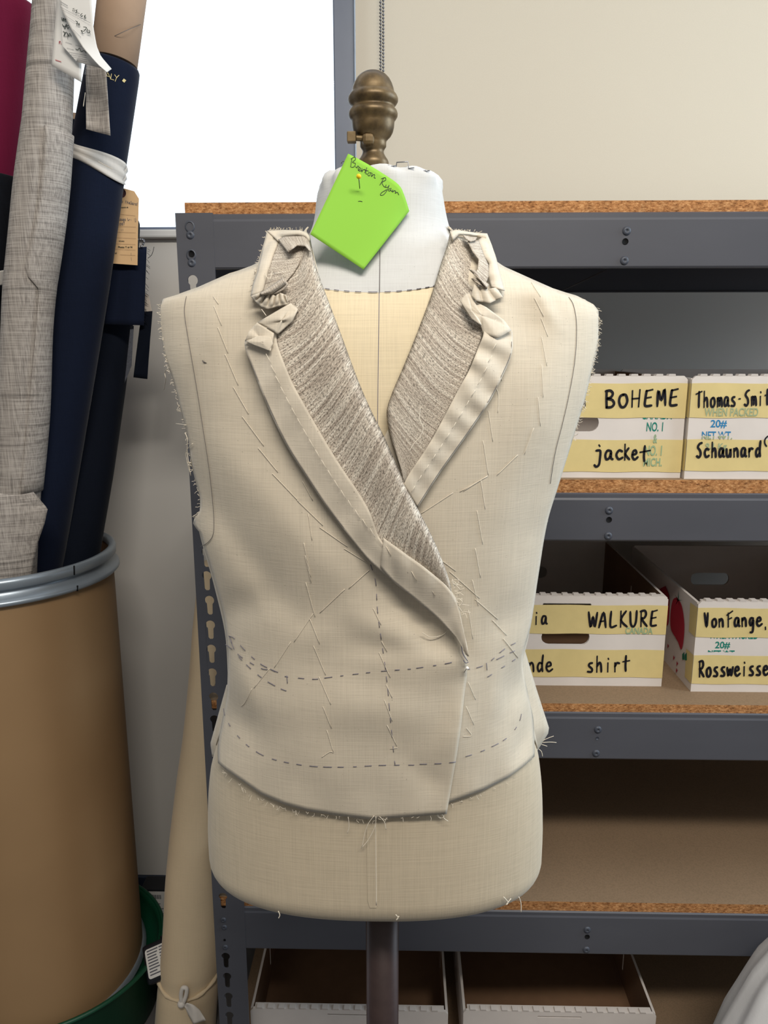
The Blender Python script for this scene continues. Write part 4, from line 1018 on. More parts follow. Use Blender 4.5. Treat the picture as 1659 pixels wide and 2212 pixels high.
# edge stitching and tacking on the bands
def along(fnA, n, off, ln, slant, mat, name, r=0.00028):
    mb = MB()
    for k in range(n):
        x, y = fnA((k+0.5)/n); mb.tube([LP(x+slant[0]*t-slant[0]/2, y+slant[1]*t-slant[1]/2, off) for t in (0, .5, 1)], r, 5)
    return mb.build(name, mat, jk)
mid = lambda A, B, q: (lambda t: tuple(lerp(a, b, q) for a, b in zip(pl_at(A, t), pl_at(B, t))))
bA = smooth([(534, 766), (576, 872), (660, 1026), (752, 1155), (850, 1256), (950, 1338)], 6); bB = smooth([(600, 760), (645, 852), (722, 985), (792, 1092), (884, 1203), (974, 1280)], 6)
along(mid(bA, bB, 0.62), 26, 0.0212, 20, (11, 20), THREAD_CREAM, 'tacking_thread')
along(mid(outR, inRb, 0.55), 16, 0.0165, 18, (8, -14), THREAD_CREAM, 'tacking_thread')
def edge_line(pts, off, name):
    mb = MB(); mb.tube([LP(x, y, off) for x, y in sub(pts, 8)], 0.0003, 5); return mb.build(name, THREAD_DARK, jk)
edge_line([(x+1.5, y) for x, y in bandg and smooth([(532, 766), (548, 802), (578, 874), (618, 958), (662, 1028), (706, 1094), (754, 1157)], 5)], 0.0150, 'edge_stitching')
edge_line([(x-2, y) for x, y in outR[12:]], 0.0120, 'edge_stitching')
# ---- fraying
def fray(segs, n, ln, off, r=0.00035, spread=0.6, fn=GP, name='frayed_edge'):
    mb = MB(); rnd = random.Random(5)
    for k in range(n):
        pts, (nx_, ny_) = segs[k % len(segs)]; x, y = pl_at(pts, rnd.random()); L = ln*rnd.uniform(0.35, 1.3); a = math.atan2(ny_, nx_)+rnd.gauss(0, spread)
        b = a+rnd.gauss(0, 0.7); p0 = fn(x, y, off)
        sc1 = 0.00056
        p1 = p0+Vector((math.cos(a)*L*0.5*sc1, rnd.gauss(0, 0.001), -math.sin(a)*L*0.5*sc1)); p2 = p1+Vector((math.cos(b)*L*0.5*sc1, rnd.gauss(0, 0.001), -math.sin(b)*L*0.5*sc1))
        mb.tube([p0, p1, p2], r, 4, cap=False)
    o = mb.build(name, THREAD_CREAM, jk); o['kind'] = 'stuff'; return o
LE = [(LEDGE(y), y) for y in range(655, 1125, 12)]; RE = [(REDGE(y), y) for y in range(665, 960, 12)]
fray([(LE, (-1, 0.15))], 110, 8, 0.0042, r=0.00026); fray([(RE, (1, 0.2))], 110, 8, 0.0012, r=0.00026)
fray([(hemL[1:], (0.1, 1))], 60, 10, 0.0050, r=0.00024); fray([(hemR[2:], (0.3, 1))], 16, 9, 0.0018, r=0.00024)
fray([([(975, 1255), (986, 1290), (996, 1330)], (1, -0.1))], 26, 16, 0.02, fn=LP); fray([(inL[30:], (0.8, -0.5))], 110, 9, 0.0175, r=0.00022, fn=LP)
fray([([(577, 498), (620, 496), (655, 498)], (0, -1)), ([(577, 499), (560, 555), (545, 620)], (-1, -0.1)), ([(975, 500), (1010, 499), (1040, 504)], (0, -1))], 70, 5, 0.013, r=0.0003, fn=LP)
def f(mb):
    for pts in ([(362, 795), (356, 805), (358, 820), (354, 842)], [(359, 800), (366, 803)], [(380, 915), (402, 918)], [(400, 935), (405, 950), (404, 975), (408, 1000), (412, 1028)], [(416, 958), (402, 975), (404, 995), (410, 1020)],
                [(808, 1762), (795, 1780), (788, 1800), (782, 1830)], [(812, 1764), (810, 1785), (795, 1815), (780, 1832)], [(820, 1764), (830, 1775), (834, 1792)], [(752, 1765), (754, 1785), (750, 1800)], [(960, 1756), (958, 1766), (968, 1774)]):
        mb.tube(smooth([tuple(GP(x, y, 0.007)) for x, y in pts], 4), 0.0004, 5)
    for pts in ([(1172, 1600), (1185, 1594), (1196, 1590)], [(1172, 1604), (1188, 1603), (1202, 1604)], [(1170, 1608), (1182, 1612)], [(1164, 1618), (1170, 1624), (1172, 1634)]):
        mb.tube(smooth([tuple(PY(x, y, YC+0.01)) for x, y in pts], 4), 0.0004, 5)
    for pts in ([(908, 880), (906, 905), (914, 925), (906, 945), (894, 958), (884, 975)], [(584, 578), (604, 584), (617, 592)], [(572, 590), (582, 604), (588, 586)], [(565, 668), (575, 682)]):
        mb.tube(smooth([tuple(LP(x, y, 0.024)) for x, y in pts], 4), 0.0004, 5)
    for pts in ([(912, 1366), (930, 1376), (955, 1372), (968, 1360)],):
        mb.tube(smooth([tuple(GP(x, y, 0.012)) for x, y in pts], 4), 0.0004, 5)
solo('loose_threads', f, THREAD_CREAM, parent=jk)
solo('lint_speck', lambda mb: mb.tube([GP(x, y, 0.0052) for x, y in ((437, 778), (441, 782), (446, 784))], [0.0003, 0.0009, 0.0003], 5), THREAD_DARK, parent=jk)
# pearl-headed pin at the closure
p = GP(1009, 1443, 0.018)
pn = thing('dressmaking_pin', 'white pearl-headed pin holding the jacket front closed at the waist', 'pin', p)
solo('pin_head', lambda mb: mb.lathe([(0.0018*math.sin(math.pi*k/8)+1e-5, -0.0018*math.cos(math.pi*k/8)) for k in range(9)], 14, p), PEARL, parent=pn)
solo('pin_shaft', lambda mb: mb.tube([p, GP(1003, 1452, 0.010)], 0.0004, 6), STEELWIRE, parent=pn)
solo('pin_thread', lambda mb: (mb.tube(smooth([tuple(GP(x, y, 0.018)) for x, y in ((996, 1392), (1000, 1412), (1010, 1428))], 4), 0.0005, 5), mb.tube(smooth([tuple(GP(x, y, 0.018)) for x, y in ((1001, 1426), (1006, 1432), (1012, 1430))], 4), 0.0005, 5)), THREAD_BLUE, parent=pn)
# ================================================================== green note
c00, c10, c11, c01 = (752, 332), (884, 452), (785, 582), (670, 506)
NTOP = smooth([(752, 332), (790, 352), (832, 378), (862, 400), (874, 424), (884, 456)], 5)
def note_pt(u, v, lift=0.0):
    # u along the top edge (upper left corner to right corner), v down
    a = pl_at(NTOP, u); b = (lerp(670, 785, u), lerp(506, 582, u))
    px, py = lerp(a[0], b[0], v), lerp(a[1], b[1], v)
    k = sstep(0.70, 1, u)*(1-sstep(0.0, 0.6, v))
    Y = lerp(0.826, 0.790, v) + 0.004*math.sin(u*2.5) + 0.003*k*k - 0.006*(1-u)*(1-v)
    return PY(px, py, Y-lift)
mb = MB(); mb.grid([[note_pt(j/24, i/24) for j in range(25)] for i in range(25)], flip=True)
no = mb.build('paper_note', NOTE, loc=note_pt(0.3, 0.2), solid=0.0003)
tag(no, 'bright green square paper note with a handwritten name, pinned to the neck', 'note')
def zn(*segs): return zt(640, 120, .21696, segs)
HW = zn([(555, 1022), (548, 1065), (542, 1110)], [(545, 1030), (580, 1010), (590, 1035), (560, 1062), (590, 1075), (575, 1108), (548, 1112)], [(590, 1105), (605, 1118), (612, 1098), (625, 1108)], [(618, 1140), (640, 1128), (628, 1112), (616, 1135), (632, 1150), (650, 1140)],
        [(655, 1120), (652, 1158), (668, 1135), (690, 1140), (682, 1168)], [(702, 1115), (692, 1172), (706, 1178)], [(680, 1140), (720, 1150)], [(728, 1160), (712, 1180), (722, 1198), (738, 1185), (735, 1165), (752, 1172)], [(758, 1170), (748, 1205), (768, 1185), (782, 1190), (775, 1215), (790, 1220)],
        [(872, 1215), (850, 1260), (832, 1290)], [(845, 1228), (885, 1215), (890, 1240), (855, 1262), (870, 1300), (890, 1312)], [(895, 1285), (890, 1310), (912, 1310), (925, 1290), (905, 1340), (870, 1385), (838, 1390), (850, 1365), (900, 1335)], [(935, 1322), (918, 1335), (925, 1350), (942, 1335), (945, 1318), (942, 1345), (958, 1350)], [(962, 1335), (958, 1360), (975, 1345), (990, 1352), (985, 1372), (1005, 1360), (1022, 1388)], [(618, 1452), (635, 1450), (658, 1455)])
def note_inv(px, py):
    # solve (u,v) by bilinear inversion, ignoring the curl
    u, v = 0.5, 0.3
    for _ in range(40):
        q = proj(note_pt(u, v)); ex, ey = px-q[0], py-q[1]
        a, b = (proj(note_pt(u+.01, v)), proj(note_pt(u, v+.01)))
        a = ((a[0]-q[0])/.01, (a[1]-q[1])/.01); b = ((b[0]-q[0])/.01, (b[1]-q[1])/.01)
        D = a[0]*b[1]-a[1]*b[0]
        if abs(D) < 1e-6: break
        u = clamp(u+0.8*(ex*b[1]-ey*b[0])/D); v = clamp(v+0.8*(a[0]*ey-a[1]*ex)/D)
    return u, v
mb = MB()
for s in HW:
    pts = smooth(s, 4) if len(s) > 2 else s
    mb.tube([note_pt(*note_inv(x, y), lift=0.0004) for x, y in pts], 0.00032, 5)
mb.build('handwriting', PEN, no)
pp = PY(775, 381, 0.800)
pn = thing('map_pin', 'yellow ball-headed pin stuck through the green note', 'pin', pp)
solo('pin_head', lambda mb: mb.lathe([(0.0025*math.sin(math.pi*k/10)+1e-5, -0.0025*math.cos(math.pi*k/10)) for k in range(11)], 18, pp), YELLOWP, parent=pn)
solo('pin_shaft', lambda mb: mb.tube([pp, PY(777, 407, 0.812)], 0.0005, 8), STEELWIRE, parent=pn)
# ================================================================== drum with cloth rolls
YD = 1.50
zr = PY(229, 1196, YD).z; xe = PY(231, 1210, YD).x; RD = 0.235
CX = xe-RD; zd0 = 0.115
dr = thing('fibre_drum', 'tall brown fibreboard drum with grey steel rim holding cloth rolls', 'drum', (CX, YD, zd0))
def f(mb):
    n = 64
    mb.lathe([(RD-0.004, zd0+0.01), (RD-0.004, zr-0.043)], n, (CX, YD, 0))
    mb.lathe([(RD-0.010, zr-0.005), (RD-0.010, zd0+0.02), (0.001, zd0+0.02)], n, (CX, YD, 0), mi=1)
solo('drum_wall', f, [FIBRE, KRAFT], parent=dr)
def ringprof(cx, cz, r, n=10): return [(cx+r*math.cos(2*math.pi*k/n), cz+r*math.sin(2*math.pi*k/n)) for k in range(n+1)]
def f(mb):
    p = [(RD-0.011, zr-0.01), (RD-0.011, zr), (RD-0.008, zr+0.005), (RD-0.002, zr+0.006), (RD+0.0025, zr+0.003), (RD+0.004, zr-0.002), (RD+0.004, zr-0.012), (RD+0.002, zr-0.0145), (RD-0.007, zr-0.016), (RD-0.0075, zr-0.019), (RD-0.004, zr-0.026), (RD+0.002, zr-0.032), (RD+0.007, zr-0.035), (RD+0.009, zr-0.038), (RD+0.009, zr-0.042), (RD+0.006, zr-0.045), (RD-0.004, zr-0.046)]
    mb.lathe(p[::-1], 96, (CX, YD, 0))
rim = solo('rim_ring', f, GALV, parent=dr)
a = math.radians(-27)
for z0, z1, r in ((zr-0.013, zr+0.005, RD+0.0042), (zr-0.045, zr-0.034, RD+0.0088)):
    solo('ring_joint', lambda mb: mb.tube([(CX+r*math.cos(a), YD+r*math.sin(a), z0), (CX+r*math.cos(a+0.006), YD+r*math.sin(a+0.006), z1)], 0.0016, 6), HOLE_DARK, parent=rim)
solo('bottom_ring', lambda mb: mb.lathe([(RD-0.0045, zd0+0.014), (RD+0.0015, zd0+0.013), (RD+0.002, zd0+0.007), (RD+0.0045, zd0+0.005), (RD+0.004, zd0), (RD-0.01, zd0), (0.001, zd0)][::-1], 96, (CX, YD, 0)), GALV, parent=dr)
# green tub the drum stands in
xg = PY(341, 2045, YD).x; RG = xg-CX; zg = PY(341, 2045, YD).z
tb = thing('green_tub', 'round green plastic tub on the floor around the foot of the drum', 'tub', (CX, YD, 0))
TUBS = Matrix.Diagonal((1, 0.88, 1))
solo('tub_wall', lambda mb: mb.lathe([(0.001, 0.0), (RG-0.022, 0.0), (RG-0.018, 0.006), (RG-0.006, zg-0.01), (RG, zg-0.004), (RG, zg), (RG-0.006, zg), (RG-0.010, zg-0.012), (RG-0.020, zd0-0.003), (0.001, zd0-0.003)], 96, (CX, YD, 0), tilt=TUBS), GREENBIN, parent=tb)
solo('tub_rim', lambda mb: mb.lathe(ringprof(RG+0.001, zg-0.001, 0.005), 96, (CX, YD, 0), tilt=TUBS), GREENBIN, parent=tb)
# power adapter leaning on the tub, and a dark box with a printed label by the wall
ax = PY(332, 2080, 1.42)
ad = thing('power_adapter', 'black power adapter with a white printed label, beside the green tub', 'adapter', (ax.x+0.02, 1.47, 0))
def tiltbox(mb, o, ex, ey, ez, w, h, d, mi=0):
    vs = [o+ex*(a*w)+ey*(b*h)+ez*(c*d) for a in (-.5, .5) for b in (-.5, .5) for c in (0, 1)]
    mb.add(vs, [(0, 1, 3, 2), (4, 6, 7, 5), (0, 4, 5, 1), (2, 3, 7, 6), (0, 2, 6, 4), (1, 5, 7, 3)], mi)
o = PY(347, 2072, 1.44)
ex = Vector((0.86, 0.0, 0.44)).normalized(); ez = Vector((0.10, 0.72, -0.65)).normalized(); ez = (ez-ex*ez.dot(ex)).normalized(); ey = ez.cross(ex)*1.0
solo('adapter_case', lambda mb: tiltbox(mb, o, ex, ey, ez, 0.088, 0.080, 0.034), BLACKP, parent=ad, bevel=0.006)
def f(mb):
    q = o-ez*0.0006
    c = rrect(-0.036, 0.04, -0.030, 0.030, 0.006); mb.add([q+ex*a+ey*b for a, b in c], [tuple(range(len(c)))])
lab = solo('printed_label', f, PAPER_W, parent=ad)
def f(mb):
    rnd = random.Random(2)
    for k in range(9):
        b = 0.024-k*0.006
        for a0, a1 in ((-0.031, -0.012+rnd.random()*0.01), (-0.0, 0.02+rnd.random()*0.016)):
            q = o-ez*0.0009; mb.add([q+ex*a0+ey*b, q+ex*a1+ey*b, q+ex*a1+ey*(b-0.0026), q+ex*a0+ey*(b-0.0026)], [(0, 1, 2, 3)])
solo('label_print', f, PENG, parent=lab)
solo('adapter_cord', lambda mb: mb.tube(smooth([tuple(o+ez*0.02-ey*0.03), tuple(o+ez*0.03-ey*0.06+Vector((0, 0, -0.03))), (o.x+0.06, o.y+0.05, 0.02), (o.x+0.05, o.y+0.16, 0.004), (o.x+0.10, 1.70, 0.004)], 6), 0.003, 8), BLACKP, parent=ad)
yl = YW-0.075
a, b = PY(317, 1925, yl), PY(372, 2006, yl)
pk = thing('labelled_carton', 'small dark carton with a white printed label, on the floor against the baseboard', 'carton', ((a.x+b.x)/2+0.03, yl+0.03, 0))
solo('carton_body', lambda mb: mb.box(a.x-0.018, a.x+0.14, yl, yl+0.055, 0, a.z+0.005), BLACKP, parent=pk, bevel=0.003)
def f(mb):
    c = rrect(a.x, a.x+0.11, b.z, a.z, 0.005); mb.add([(x, yl-0.0006, z) for x, z in c], [tuple(range(len(c)))])
lab = solo('printed_label', f, PAPER_W, parent=pk)
def f(mb):
    H = a.z-b.z
    for k in range(14): mb.box(a.x+0.008+k*0.0022, a.x+0.008+k*0.0022+(0.0012 if k % 3 else 0.0017), yl-0.0010, yl-0.0007, a.z-0.2*H, a.z-0.09*H)
    for k, (u0, u1) in enumerate(((0.008, 0.035), (0.006, 0.05), (0.02, 0.06), (0.006, 0.05), (0.025, 0.06))): mb.box(a.x+u0, a.x+u1, yl-0.0010, yl-0.0007, a.z-(0.32+k*0.13)*H-0.002, a.z-(0.32+k*0.13)*H)
solo('label_print', f, PENG, parent=lab)
# ---- rolls of cloth
def ptY(px, py, Y): return Vector(PY(px, py, Y))
def cloth_roll(name, label, cpx, Y0, Y1, hw, mat, core=None, flat_top=True, wob=0.02, seed=0, wraps=True, parts=None, n=36, group='rolls of cloth standing in the drum'):
    """cpx: picture points (centre) from top to bottom; Y0/Y1 depth at top/bottom; hw: half widths in px"""
    cs = []; rs = []
    N = 46; T = cpx
    for i in range(N):
        t = i/(N-1); x, y = pl_at(T, t); Y = lerp(Y0, Y1, t); p = ptY(x, y, Y); w = interp([(k/(len(hw)-1), v) for k, v in enumerate(hw)], t)
        cs.append(p); rs.append(w*(p-CAM).dot(FW)/FPX)
    # carry on down to the floor of the drum
    d = (cs[-1]-cs[-4]).normalized()
    if cs[-1].z > zd0+0.06:
        e = cs[-1]+d*((zd0+0.035-cs[-1].z)/d.z) if d.z < -0.2 else cs[-1]
        ex_ = e.x; ey_ = e.y
        rr_ = math.hypot(ex_-CX, ey_-YD); lim = RD-0.02-rs[-1]
        if rr_ > lim: k = max(0.0, lim)/rr_; e = Vector((CX+(ex_-CX)*k, YD+(ey_-YD)*k, e.z))
        for k in range(1, 6): cs.append(cs[N-1].lerp(e, k/5)); rs.append(rs[N-1])
    t_ = thing(name, label, 'cloth roll', cs[-1], group)
    mb = MB(); g = []
    ax_ = (cs[0]-cs[-1]).normalized(); side = ax_.cross(Vector((0, 1, 0))).normalized(); dep = ax_.cross(side)
    def ringat(c, r, i, ins=1.0):
        row = []
        for k in range(n):
            a = 2*math.pi*k/n; v = Vector((math.cos(a), math.sin(a), 0))
            w = 1+wob*noise.noise((math.cos(a)*1.3+seed, math.sin(a)*1.3, c.z*4+seed))+wob*0.5*noise.noise((math.cos(a)*3+seed, math.sin(a)*3, c.z*9))
            row.append(c+(side*math.cos(a)+dep*math.sin(a))*r*w*ins)
        return row
    up = ax_
    g.append(ringat(cs[0]+up*0.000, rs[0], 0, 0.30)); g.append(ringat(cs[0]+up*0.002, rs[0], 0, 0.80)); g.append(ringat(cs[0]+up*0.001, rs[0], 0, 0.93))
    g.append(ringat(cs[0]-up*0.004, rs[0], 0, 0.99))
    for i in range(1, len(cs)): g.append(ringat(cs[i], rs[i], i))
    g.append(ringat(cs[-1]-up*0.002, rs[-1], 0, 0.02))
    mb.grid(g, closeu=True); body = mb.build('cloth_body', mat, t_)
    t_['body'] = body.name
    return t_, cs, rs, side, dep, up
# maroon, far left
cloth_roll('cloth_roll', 'deep maroon cloth roll standing behind the grey linen roll', [(6, 4), (-22, 380), (-70, 1240)], 1.60, 1.60, [70, 66, 60], MAROON, wob=0.02, seed=3)
# black fleece
cloth_roll('cloth_roll', 'black fleecy cloth roll with a white tie, standing in front of the maroon roll', [(0, 380), (-30, 800), (-50, 1240)], 1.53, 1.55, [40, 44, 44], BLACK_WOOL, wob=0.10, seed=9)
bt = PY(0, 595, 1.47)
# grey slub linen, in front
gl_, cs, rs, side, dep, up = cloth_roll('cloth_roll', 'light grey slubbed linen roll with a loose edge, in front in the drum', [(128, -130), (118, 0), (103, 262), (84, 420), (62, 620), (50, 820), (38, 1010), (22, 1250)], 1.40, 1.42, [44, 45, 50, 53, 52, 50, 50, 50, 54], GREY_LINEN, wob=0.05, seed=5)
def on_roll(cs, rs, side, dep, z, a, k=1.0, dr_=0.0):
    i = min(range(len(cs)), key=lambda q: abs(cs[q].z-z)); j = min(len(cs)-1, i+1) if cs[i].z > z else max(0, i-1)
    t = 0 if i == j else clamp((z-cs[i].z)/(cs[j].z-cs[i].z)); c = cs[i].lerp(cs[j], t); r = lerp(rs[i], rs[j], t)
    return c+(side*math.cos(a)+dep*math.sin(a))*(r*k+dr_)
sgn = -1 if dep.y > 0 else 1
sx = 1 if side.x > 0 else -1
def ang(deg):   # 0 = towards the right of the picture, 90 = towards the viewer
    a = math.radians(deg); return math.atan2(sgn*math.sin(a), sx*math.cos(a))
z_a, z_b = PY(110, 264, 1.36).z, PY(80, 1060, 1.38).z
def f(mb):
    g = []
    for i in range(40):
        t = i/39; z = lerp(z_a, z_b, t); e = 70-8*math.sin(t*9)+14*t if t < 0.36 else 82+20*(t-0.36)-40*sstep(0.36, 0.42, t)
        row = [on_roll(cs, rs, side, dep, z, ang(a), 1.05, 0.0022+0.002*math.sin(t*11+a*0.03)) for a in [lerp(e, -130, k/22) for k in range(23)]]
        g.append(row)
    mb.grid(g)
solo('loose_edge', f, GREY_LINEN, parent=gl_, solid=0.001)
def f(mb):
    g = []
    pl_l = [(-8, 1064), (-8, 1120), (-8, 1270)]; pl_r = [(72, 1062), (103, 1098), (96, 1130), (82, 1170), (72, 1215), (68, 1250)]
    for i in range(26):
        v = i/25; a, b = pl_at(pl_l, v), pl_at(pl_r, v)
        g.append([PY(lerp(a[0], b[0], u), lerp(a[1], b[1], u)+6*math.sin(3*u)*(1-v), 1.335+0.035*u*u+0.004*math.sin(4*u)) for u in [k/14 for k in range(15)]])
    mb.grid(g, flip=True)
solo('turned_flap', f, GREY_LINEN, parent=gl_, solid=0.0015)
# dark roll between, far back
cloth_roll('cloth_roll', 'dark blue cloth roll seen only between grey linen and navy rolls', [(150, 262), (118, 700), (92, 1225)], 1.62, 1.58, [26, 26, 26], NAVY_DARK, wob=0.02, seed=11)
# grey card tube behind
tt = PY(162, 246, 1.66)
tu = solo('card_tube', lambda mb: mb.tube([tt, (tt.x-0.06, 1.62, zd0+0.03)], 0.009, 16), CARDTUBE, loc=(tt.x-0.06, 1.62, zd0))
tag(tu, 'thin card tube whose tip shows between grey linen and navy rolls', 'tube')
# navy roll with card core
nv, ncs, nrs, nside, ndep, nup = cloth_roll('cloth_roll', 'navy wool roll on a card core with gold letters and a white tie', [(246, 138), (212, 340), (175, 600), (128, 900), (80, 1200)], 1.52, 1.50, [55, 60, 60, 58, 56], NAVY, wob=0.012, seed=2)
core_t = PY(288, -200, 1.54)
c0 = ncs[0]
solo('card_core', lambda mb: mb.tube([core_t, c0+nup*0.002], [0.043, 0.041], 40), CARDTUBE, parent=nv)
core_r = 0.042
def f(mb):   # spiral seam of the tube
    pts = []
    for k in range(14):
        t = k/13; x, y = lerp(219, 304, t), lerp(98, 53, t**0.75); pts.append(PY(x, y, 1.52-0.042*math.sin(math.pi*clamp(t, .03, .97))-0.0005))
    mb.tube(pts, 0.0006, 5)
solo('core_seam', f, THREAD_DARK, parent=nv)
sg2 = -1 if ndep.y > 0 else 1; sx2 = 1 if nside.x > 0 else -1
def nang(deg): a = math.radians(deg); return math.atan2(sg2*math.sin(a), sx2*math.cos(a))
def f(mb):
    g = []
    for i in range(10):
        v = i/9; row = []
        for k in range(49):
            a = 360*k/48; zz = PY(211, 336, 1.46).z - 0.006*math.cos(math.radians(a))*1.2 + lerp(0.0155, -0.0155, v)*(1+0.25*math.sin(math.radians(a*2+40)))
            row.append(on_roll(ncs, nrs, nside, ndep, zz, nang(a), 1.0, 0.002+0.0018*math.sin(v*14+k*0.25)))
        g.append(row)
    mb.grid(g)
solo('tie_band', f, WHITE_TIE, parent=nv, solid=0.0008)
solo('tie_threads', lambda mb: mb.tube(smooth([tuple(PY(x, y, 1.425)) for x, y in ((212, 348), (225, 356), (243, 365))], 4), 0.0005, 5), THREAD_CREAM, parent=nv)
# gold selvedge letters wrapped on the roll
def roll_hit(px, py, lift=0.0008):
    d = ray(px, py); d = d/d.y; Y = 1.30
    while Y < 1.6:
        p = CAM+d*Y; i = min(range(len(ncs)), key=lambda q: abs(ncs[q].z-p.z)); j = min(len(ncs)-1, i+1)
        c, r = ncs[i], nrs[i]
        v = p-c; v = v-nup*v.dot(nup)
        if v.length < r*1.01+lift: return p
        Y += 0.0015
    return CAM+d*1.47
def f(mb):
    for s in write('IT', 205, 158, 224, 164, 11)+[[(228, 168), (233, 157), (239, 170)], [(230, 164), (237, 166)], [(241, 160), (239, 171), (246, 173)], [(248, 162), (252, 168), (257, 163)], [(252, 168), (249, 176)]]:
        ribbon(mb, [roll_hit(x, y) for x, y in s], 0.0016, (0.2, -1, 0), 0.0008)
    mb.add([roll_hit(x, y)-Vector((0, 0.001, 0)) for x, y in ((268, 170), (273, 174), (269, 179), (264, 175))], [(0, 1, 2, 3)])
solo('gold_lettering', f, GOLD, parent=nv)
# second navy roll, behind to the right
cloth_roll('cloth_roll', 'dark navy cloth roll behind the one with the card core, next to the wall', [(258, 470), (240, 640), (214, 830), (190, 1000), (160, 1200)], 1.68, 1.56, [44, 52, 56, 56, 52], NAVY_DARK, wob=0.02, seed=14)
# ---- swatches and tags hanging from the rolls
def sheet(name, quad, Y, mat, curl=None, n=(10, 14), solid=0.0006, parent=None, loc=None):
    """quad: TL, TR, BR, BL picture corners; curl(u,v)->depth shift"""
    (a, b, c, d) = quad; mb = MB(); g = []
    for i in range(n[1]):
        v = i/(n[1]-1); row = []
        for j in range(n[0]):
            u = j/(n[0]-1); x = lerp(lerp(a[0], b[0], u), lerp(d[0], c[0], u), v); y = lerp(lerp(a[1], b[1], u), lerp(d[1], c[1], u), v)
            row.append(PY(x, y, Y+(curl(u, v) if curl else 0)))
        g.append(row)
    mb.grid(g, flip=True); return mb.build(name, mat, parent, loc=loc, solid=solid)
def inked(parent, segs, Y, mat, w=0.0011, name='handwriting', fnY=None):
    mb = MB()
    for s in segs:
        pts = smooth(s, 4) if len(s) > 2 else s
        ribbon(mb, [PY(x, y, (fnY(x, y) if fnY else Y)) for x, y in pts], w, (0, -1, 0), 0.0006)
    return mb.build(name, mat, parent)
zk = lambda *s: zt(100, 0, .14467, s)
# back tag: plain card with red print
t = sheet('hang_tag', [(126, -30), (176, -30), (176, 178), (111, 141)], 1.345, PAPER_W, loc=PY(140, -30, 1.345))
tag(t, 'plain white card tag with red print, hanging rearmost on the grey linen', 'tag', 'tags on the cloth rolls')
inked(t, zk([(195, 655), (197, 620), (215, 622)], [(196, 638), (210, 638)], [(222, 640), (222, 665)], *[[(x, 895+0.32*(x-135)-5), (x+6, 895+0.32*(x-135)+8)] for x in range(138, 228, 9)]), 1.344, REDP, 0.0009, 'red_print')
# middle tag with crossed-out notes
t = sheet('hang_tag', [(126, -30), (160, -30), (228, 150), (166, 134)], 1.335, PAPER_W, curl=lambda u, v: -0.006*u*v, loc=PY(140, -30, 1.335))
mbx = MB()
tag(t, 'white tag with crossed-out pen notes, between the plain tag and the folded one', 'tag', 'tags on the cloth rolls')
poly_pts = [(128, -30), (136, 100), (166, 133), (226, 149)]
ext = MB(); ext.add([PY(x, y, 1.334) for x, y in ((128, -30), (136, 100), (165, 132), (180, 100))], [(0, 1, 2, 3)]); ext.build('tag_corner', PAPER_W, t, solid=0.0006)
inked(t, zk([(225, 265), (330, 300)], [(232, 275), (240, 310), (260, 272), (262, 320), (285, 280), (290, 330)], [(240, 360), (262, 395), (345, 380)], [(260, 385), (280, 430), (300, 360), (320, 430), (345, 400)], [(250, 470), (280, 490), (262, 540), (300, 480), (330, 540), (350, 500), (380, 545)], [(270, 545), (375, 535)], [(325, 500), (322, 580)], [(440, 730), (470, 745), (500, 720), (520, 770), (570, 760), (600, 800)]), 1.3325, PEN, 0.0009)
inked(t, zk([(290, 630), (385, 660)], [(440, 675), (530, 700)], [(310, 720), (410, 745)], [(340, 780), (600, 830)], [(370, 815), (640, 870)], [(400, 850), (660, 905)], [(440, 885), (700, 940)]), 1.333, PENG, 0.0006, 'ruled_lines')
# front folded tag
def tagcurl(u, v): return -0.012*v+0.014*u*sstep(0.2, 1, v)
def tagx(u, v):
    L = pl_at([(125, -30), (130, 14), (152, 60), (180, 104), (212, 140), (231, 156)], v); R_ = pl_at([(196, -30), (199, 14), (202, 60), (209, 100), (218, 122), (241, 149)], v)
    return lerp(L[0], R_[0], u), lerp(L[1], R_[1], u)
mb = MB(); mb.grid([[PY(*tagx(j/12, i/20), 1.318+tagcurl(j/12, i/20)) for j in range(13)] for i in range(21)], flip=True)
t = mb.build('hang_tag', PAPER_W, loc=PY(160, -30, 1.318), solid=0.0006)
tag(t, 'white tag with pen writing twisting to a point, frontmost on grey linen', 'tag', 'tags on the cloth rolls')
solo('tag_eyelet', lambda mb: mb.lathe([(0.0022, 0), (0.0055, 0.0002), (0.0055, 0.0006)], 20, PY(168, -1, 1.3165), tilt=Matrix.Rotation(math.radians(90), 3, 'X')), plain('pink_eyelet', col(150, 110, 120), 0.7), parent=t)
fy = lambda x, y: 1.3165+lerp(0, -0.012, clamp((y+30)/180))+0.006*clamp((x-130)/70)*sstep(10, 150, y)-0.0015
inked(t, zk([(395, 135), (420, 128)], [(408, 132), (398, 165)], [(430, 140), (422, 175)], [(465, 150), (445, 160), (460, 178), (440, 195)], [(470, 195), (500, 205)], [(540, 205), (515, 225), (530, 245), (550, 235)], [(590, 225), (570, 245), (590, 250)], [(570, 250), (575, 268), (595, 270)],
    [(440, 310), (470, 345), (450, 360)], [(470, 320), (455, 380)], [(490, 350), (478, 370), (500, 375), (492, 350)], [(555, 405), (600, 415), (560, 470), (520, 455), (550, 500)], [(600, 410), (660, 510)], [(610, 440), (620, 490), (655, 480), (640, 450)]), 1.31, PEN, 0.0010, fnY=fy)
inked(t, zk([(210, 105), (655, 342)], [(290, 235), (430, 330)], [(400, 440), (520, 560)], *[[(x, 20+0.6*(x-215)), (x+5, 38+0.6*(x-215)), (x+12, 30+0.6*(x-215))] for x in range(218, 310, 18)]), 1.31, PENG, 0.0006, 'ruled_lines', fnY=fy)
